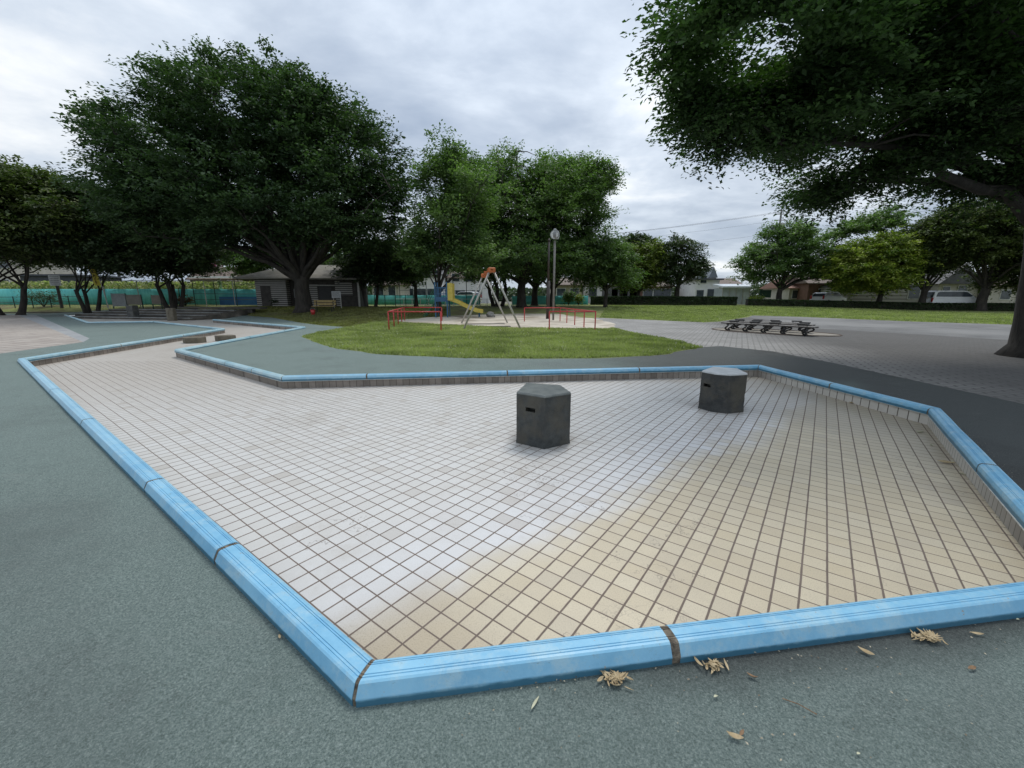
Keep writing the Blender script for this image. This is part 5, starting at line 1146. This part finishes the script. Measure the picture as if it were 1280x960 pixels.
# ------------------------------------------------------------------ vehicles
PAINT = mat('white_car_paint', (0.66,0.67,0.68), (0.72,0.73,0.74), 1, .25); TYRE = mat('tyre_rubber', (0.02,0.02,0.02), (0.03,0.03,0.03), 4, .8); RIM_ = mat('alloy_wheel', (0.35,0.35,0.36), (0.45,0.45,0.46), 4, .35, metal=.6); LAMPG = mat('headlamp_glass', (0.5,0.52,0.54), (0.6,0.62,0.64), 4, .1); REDL = mat('tail_lamp', (0.3,0.01,0.01), (0.4,0.02,0.02), 4, .3)
def vehicle(name, label, cat, c, rz, Ln, Wd, body, roofp, Hh):
    T = thing(name, label, cat, tuple(c), rz, 'cars parked beyond the hedge'); M4 = Matrix.Translation(c) @ Matrix.Rotation(rz, 4, 'Z')
    def pb(nm, prof, w_, m, par=None, inset=0, bv=.03):
        m_b = MB(); nn = len(prof); vs = [M4 @ Vector((x, -w_/2, z)) for x, z in prof]+[M4 @ Vector((x, w_/2, z)) for x, z in prof]
        m_b.add(vs, [tuple(reversed(range(nn))), tuple(range(nn, 2*nn))]+[(i, (i+1) % nn, nn+(i+1) % nn, nn+i) for i in range(nn)]); return m_b.build(nm, m, par or T, bevel=bv)
    pb('body', body, Wd, PAINT, bv=.06)
    xs_ = [p[0] for p in roofp]; zs_ = [p[1] for p in roofp]; cx_ = (min(xs_)+max(xs_))/2; zc = min(zs_)
    pb('cabin', roofp, Wd*.9, PAINT, bv=.06)
    gl = [(cx_+(x-cx_)*.88, zc+.14+(z-zc)*.66) for x, z in roofp]; pb('side_window', gl, Wd*.9+.02, WIN, bv=0)
    ws = [(x+(.012 if x > cx_ else -.012), zc+.05+(z-zc)*.85) for x, z in roofp]; pb('windscreen', [(cx_+(x-cx_)*1.012, z) for x, z in ws], Wd*.80, WIN, bv=0)
    for x in (-Ln*.31, Ln*.31):
        for y in (-1, 1):
            p0, p1 = M4 @ Vector((x, y*(Wd/2-.2), .33)), M4 @ Vector((x, y*(Wd/2+.012), .33)); wh = MB().tube([p0, p1], .33, 20).build('wheel', TYRE, T); MB().tube([p1, M4 @ Vector((x, y*(Wd/2+.02), .33))], .2, 14).build('hub', RIM_, wh)
    for y in (-1, 1):
        q = M4 @ Vector((Ln/2-.05, y*Wd*.36, .78)); MB().box(q, (.16, .36, .18), rz).build('headlight', LAMPG, T, bevel=.03); q = M4 @ Vector((-Ln/2+.03, y*Wd*.42, .95)); MB().box(q, (.1, .18, .4), rz).build('tail_light', REDL, T, bevel=.02)
        q = M4 @ Vector((cx_+(max(xs_)-cx_)*.72, y*(Wd/2+.10), zc+.12)); MB().box(q, (.1, .2, .14), rz).build('mirror', PAINT, T, bevel=.03)
    return T
vanb = [(-2.35,.28),(2.3,.28),(2.38,.6),(2.25,.92),(1.5,1.12),(-2.3,1.15),(-2.38,.7)]; vanr = [(-2.32,1.12),(1.55,1.10),(.75,1.78),(.4,1.86),(-2.0,1.86),(-2.22,1.75)]
p_ = PY(1189, 380, 43.3); vehicle('van', 'white minivan parked behind the right hedge under the trees', 'van', Vector((p_.x, 43.3, terr(p_.x, 43.3)+.12)), -0.15, 4.76, 1.75, vanb, vanr, 1.86)
carb = [(-1.95,.25),(1.9,.25),(1.98,.5),(1.9,.8),(1.2,.98),(-1.85,1.02),(-1.98,.6)]; carr = [(-1.8,1.0),(1.25,.97),(.6,1.45),(.3,1.5),(-1.3,1.5),(-1.65,1.4)]
p_ = PY(582, 376, 55); vehicle('car', 'white car parked behind the white barrier, seen through the swing legs', 'car', Vector((p_.x, 55, terr(p_.x, 55)+.1)), 2.7, 3.96, 1.7, carb, carr, 1.5)
p_ = PY(1036, 380, 49.5); vehicle('car', 'white car nosing out behind the hedge beside the brick house', 'car', Vector((p_.x, 49.7, terr(p_.x, 49.7)+.15)), 0.35, 3.96, 1.7, carb, carr, 1.5)

# ------------------------------------------------------------------ utility poles and wires
CONC = mat('pole_concrete', (0.10,0.10,0.105), (0.15,0.15,0.15), 3, .8); WIRE = mat('black_wire', (0.03,0.03,0.035), (0.05,0.05,0.055), 3, .6)
def upole(label, px, ptop, Y):
    c = PY(px, ptop, Y); z0 = terr(c.x, Y); T = thing('utility_pole', label, 'utility pole', (c.x, Y, z0), 0, 'utility poles beyond the park')
    MB().tube([(c.x, Y, z0-.2), (c.x, Y, c.z)], [.19, .12], 12).build('pole', CONC, T, True)
    for dz in (.5, 1.3): MB().box((c.x, Y, c.z-dz), (1.8, .1, .1)).build('crossarm', GALV, T)
    MB().tube([(c.x+.38, Y, c.z-2.7), (c.x+.38, Y, c.z-1.7)], .27, 12).build('transformer', GALV, T); m_b = MB()
    for x in (-.8, -.3, .3, .8): m_b.tube([(c.x+x, Y, c.z-.45), (c.x+x, Y, c.z-.22)], .05, 6)
    m_b.build('insulators', WHP, T); return Vector((c.x, Y, c.z))
pA = upole('tall utility pole rising above the grey green cherry tree', 977, 263, 62)
pB = upole('utility pole hidden low behind the pale tree at the centre', 500, 300, 95)
pC = upole('utility pole behind the trees at far left', 128, 236, 60)
pD = upole('utility pole beyond the right edge', 1420, 215, 55)
def wires(label, a, b_, offs_, sag):
    T = thing('overhead_wires', label, 'wires', tuple(a.lerp(b_, .5)), 0)
    for dx, dz in offs_:
        P_ = [];
        for k in range(17):
            t = k/16; q = a.lerp(b_, t)+Vector((dx, 0, dz-sag*4*t*(1-t))); P_.append(q)
        MB().tube(P_, .010, 4).build('wire', WIRE, T)
wires('overhead wires sloping down left from the tall utility pole', pA, pB, [(-.8,-.25),(-.3,-.25),(.3,-.25),(0,-1.3),(0,-3)], 1.6)
wires('overhead wires running right from the tall utility pole', pA, pD, [(-.8,-.25),(.3,-.25),(0,-1.3)], .8)
wires('overhead wires above the far left trees', pC, Vector((-110, 52, 17)), [(-.8,-.25),(.3,-.6),(0,-2.2)], .8)
wires('overhead wires between the left trees and the hut', pC, pB, [(-.8,-.25),(.3,-.25),(0,-1.3),(0,-2.6)], 1.5)

# ------------------------------------------------------------------ fallen leaves
DL = [mat('dry_tan_leaf', (0.34,0.25,0.13), (0.52,0.42,0.26), 40, .7), mat('dry_brown_leaf', (0.17,0.10,0.055), (0.30,0.19,0.10), 40, .7), mat('pale_olive_leaf', (0.40,0.40,0.26), (0.60,0.60,0.44), 40, .6)]
def curl(mb_, c, L_, W_, yaw_, curlv, twist=0.0, tilt=0.0):
    n_ = 8; vs = []; M4 = Matrix.Translation(c) @ Matrix.Rotation(yaw_, 4, 'Z') @ Matrix.Rotation(tilt, 4, 'Y')
    for i in range(n_+1):
        t = i/n_; w_ = W_*math.sin(math.pi*min(.98, max(.04, t)))**.8/2; ang = (t-.5)*curlv; r_ = L_/max(.05, abs(curlv)); x = math.sin(ang)*r_; z = (1-math.cos(ang))*r_
        for s_ in (-1, 0, 1):
            q = Vector((x, s_*w_*math.cos(.7), z+abs(s_)*w_*.6)); q = Matrix.Rotation(twist*t, 4, 'X') @ q; vs.append(M4 @ (q+Vector((0,0,.003))))
    mb_.add(vs, [(i*3+j, i*3+3+j, i*3+4+j, i*3+1+j) for i in range(n_) for j in (0, 1)])
def fleaf(label, px, py, L_, W_, yaw_, mi, cv=1.0, z=0.134, tilt=0):
    c = PZ(px, py, z); m_b = MB(); curl(m_b, c, L_, W_, yaw_, cv, random.uniform(-.8, .8), tilt); o = m_b.build('fallen_leaf', DL[mi], None, True); s_ = o.modifiers.new('s', 'SOLIDIFY'); s_.thickness = .0008
    return tag(o, label, 'leaf', 'fallen leaves on the ground')
def pile(label, px, py, n_, spr, z=.134, mi=0):
    c = PZ(px, py, z); m_b = MB()
    for k in range(n_):
        a = random.random()*6.28; r_ = min(1.3, abs(random.gauss(0, .6)))*spr; p = c+Vector((math.cos(a)*r_*1.4, math.sin(a)*r_*.62, max(0, .010-r_*.1)*random.random()+.001))
        curl(m_b, p, random.uniform(.025, .055), random.uniform(.008, .016), random.random()*6.28, random.uniform(.3, 1.8), random.uniform(-1.2, 1.2), random.uniform(-.1, .1))
    o = m_b.build('leaf_pile', DL[mi], None, True); s_ = o.modifiers.new('s', 'SOLIDIFY'); s_.thickness = .0008; return tag(o, label, 'leaf litter')
pile('heap of dry brown leaf curls below the near rim, left of the mortar joint', 769, 850, 46, .034)
pile('tan leaf curls just right of the mortar joint', 890, 834, 26, .034)
pile('dense heap of dry tan leaves under the near rim at the right', 1160, 799, 55, .036)
fleaf('long pale olive leaf lying alone on the teal rubber', 669, 880, .055, .013, 1.0, 2, .3)
fleaf('brown curled leaf right of the tan leaf curls', 940, 847, .04, .015, -.6, 1, 1.8)
fleaf('small cream petal on the rubber right of the pale olive leaf', 895, 872, .018, .014, .2, 2, .4)
fleaf('curled pale leaf at the bottom of the picture', 918, 922, .055, .02, -.3, 0, 2.0); fleaf('dark red tipped leaf touching the curled pale leaf', 927, 918, .03, .014, .7, 1, 1.2)
fleaf('twisted pale leaf between the right heap and the tan curls', 1082, 816, .055, .02, -.7, 0, 1.6); fleaf('thin tan leaf right of the dense heap', 1220, 793, .05, .014, -.1, 0, 1.2)
fleaf('dull brown leaf on the worn rubber near the right edge', 1214, 836, .04, .018, .3, 1, .8); fleaf('tan curl at the foot of the left rim', 350, 797, .026, .012, -.8, 0, 1.2)
fleaf('tiny white petal near the bottom right', 1073, 943, .012, .009, .2, 2, .3); fleaf('tiny cream petal at the far right by the rim', 1272, 775, .014, .01, .2, 2, .3)
fleaf('short tan stalk near the heap of brown curls', 786, 862, .035, .006, -.5, 0, .5)
for k, (px, py, l_) in enumerate(((1150,541,.10),(1164,557,.06),(1182,579,.12),(1190,578,.06),(1203,593,.05),(1142,521,.07),(1064,504,.08))):
    fleaf(['pale leaf on the tiles near the right bend', 'small pale leaf just below it on the tiles', 'larger tan leaf in the gutter by the right wall', 'curled leaf beside the larger tan leaf', 'pale crumb of leaf farther down the right wall', 'tan leaf tucked in the right bend corner', 'tan leaf below the far right rim'][k], px, py, l_, l_*.4, k*1.3, (2, 2, 0, 2, 2, 0, 0)[k], 1.0, z=.002)
m_b = MB(); a_ = PZ(978, 873, .137); b2 = PZ(1021, 893, .137); m_b.tube([a_, a_.lerp(b2, .5)+Vector((0,.004,.004)), b2], .0016, 5); tag(m_b.build('twig', DL[1]), 'thin dark twig on the rubber below the near rim', 'twig')
# crumbs of leaf litter: uncounted
cen = []
for k in range(110):
    px, py = random.uniform(560, 1290), random.uniform(790, 950); p = PZ(px, py, .136)
    if random.random() < .55: py = 858-(px-560)*.125+abs(random.gauss(0, 14)); p = PZ(px, py, .136)
    if (p.x+.49)*.147+1.19 < p.y: continue
    cen.append((p.x, p.y, .137))
for k in range(150):
    t = random.random()**.7; a, b_ = Vector(POOL[1]), Vector(POOL[2]); q = a.lerp(b_, t); d = (b_-a).normalized(); inn = Vector((-d.y, d.x)); q += inn*abs(random.gauss(.02, .02)); cen.append((q.x, q.y, .004))
    q = a.lerp(b_, t)-inn*(.125+abs(random.gauss(0, .05))); cen.append((q.x, q.y, .137))
for k in range(120):
    x, y = random.uniform(-9, 9), random.uniform(-.2, 16)
    if inpoly(x, y, offs(POOL, .15)) or not inpoly(x, y, PLAYB): continue
    cen.append((x, y, .137))
cen = np.array(cen); o = leaf_mesh('leaf_litter', cen, .0085, rng.random(len(cen)), leafmat('litter_crumbs', (0.14,0.10,0.06), (0.55,0.50,0.38), 0), None, flat=2.5, aspect=.5); o['kind'] = 'stuff'; tag(o, 'scattered crumbs of dry leaf and petals on the rubber and tiles', 'leaf litter')

# far-off wooded skyline: nobody could count these
nD = 30000; px_ = rng.uniform(-300, 1650, nD); Yd = 92+rng.uniform(0, 14, nD)
hN = np.array([3.2+2.6*noise.noise(Vector((a*.012, 0, 0)))+1.6*noise.noise(Vector((a*.05, 3, 0))) for a in px_])
Xd = (px_-640)/FPX*Yd*1.02; Zd = .3+np.maximum(1.2, hN)*rng.random(nD)**.75*1.0
o = leaf_mesh('distant_trees', np.stack([Xd, Yd, Zd], 1), 1.0, rng.random(nD)*.8, LD, None, flat=0.1, aspect=.75); o['kind'] = 'stuff'; tag(o, 'far off mass of dark trees and bushes low behind the houses', 'trees')

nK = 900; kp = []
while len(kp) < nK:
    x, y = random.uniform(-9, 7), random.uniform(8, 19)
    if inpoly(x, y, LAWN) and noise.noise(Vector((x*.7, y*.7, 9))) > -.1: kp.append((x, y, terr(x, y)+random.uniform(.04, .075)))
o = leaf_mesh('clover_flowers', np.array(kp), .022, rng.random(nK), leafmat('clover_white', (0.5,0.5,0.44), (0.75,0.75,0.7), .1), None, flat=.3, aspect=.9); o['kind'] = 'stuff'; tag(o, 'small white clover heads dotted over the front lawn', 'flowers')
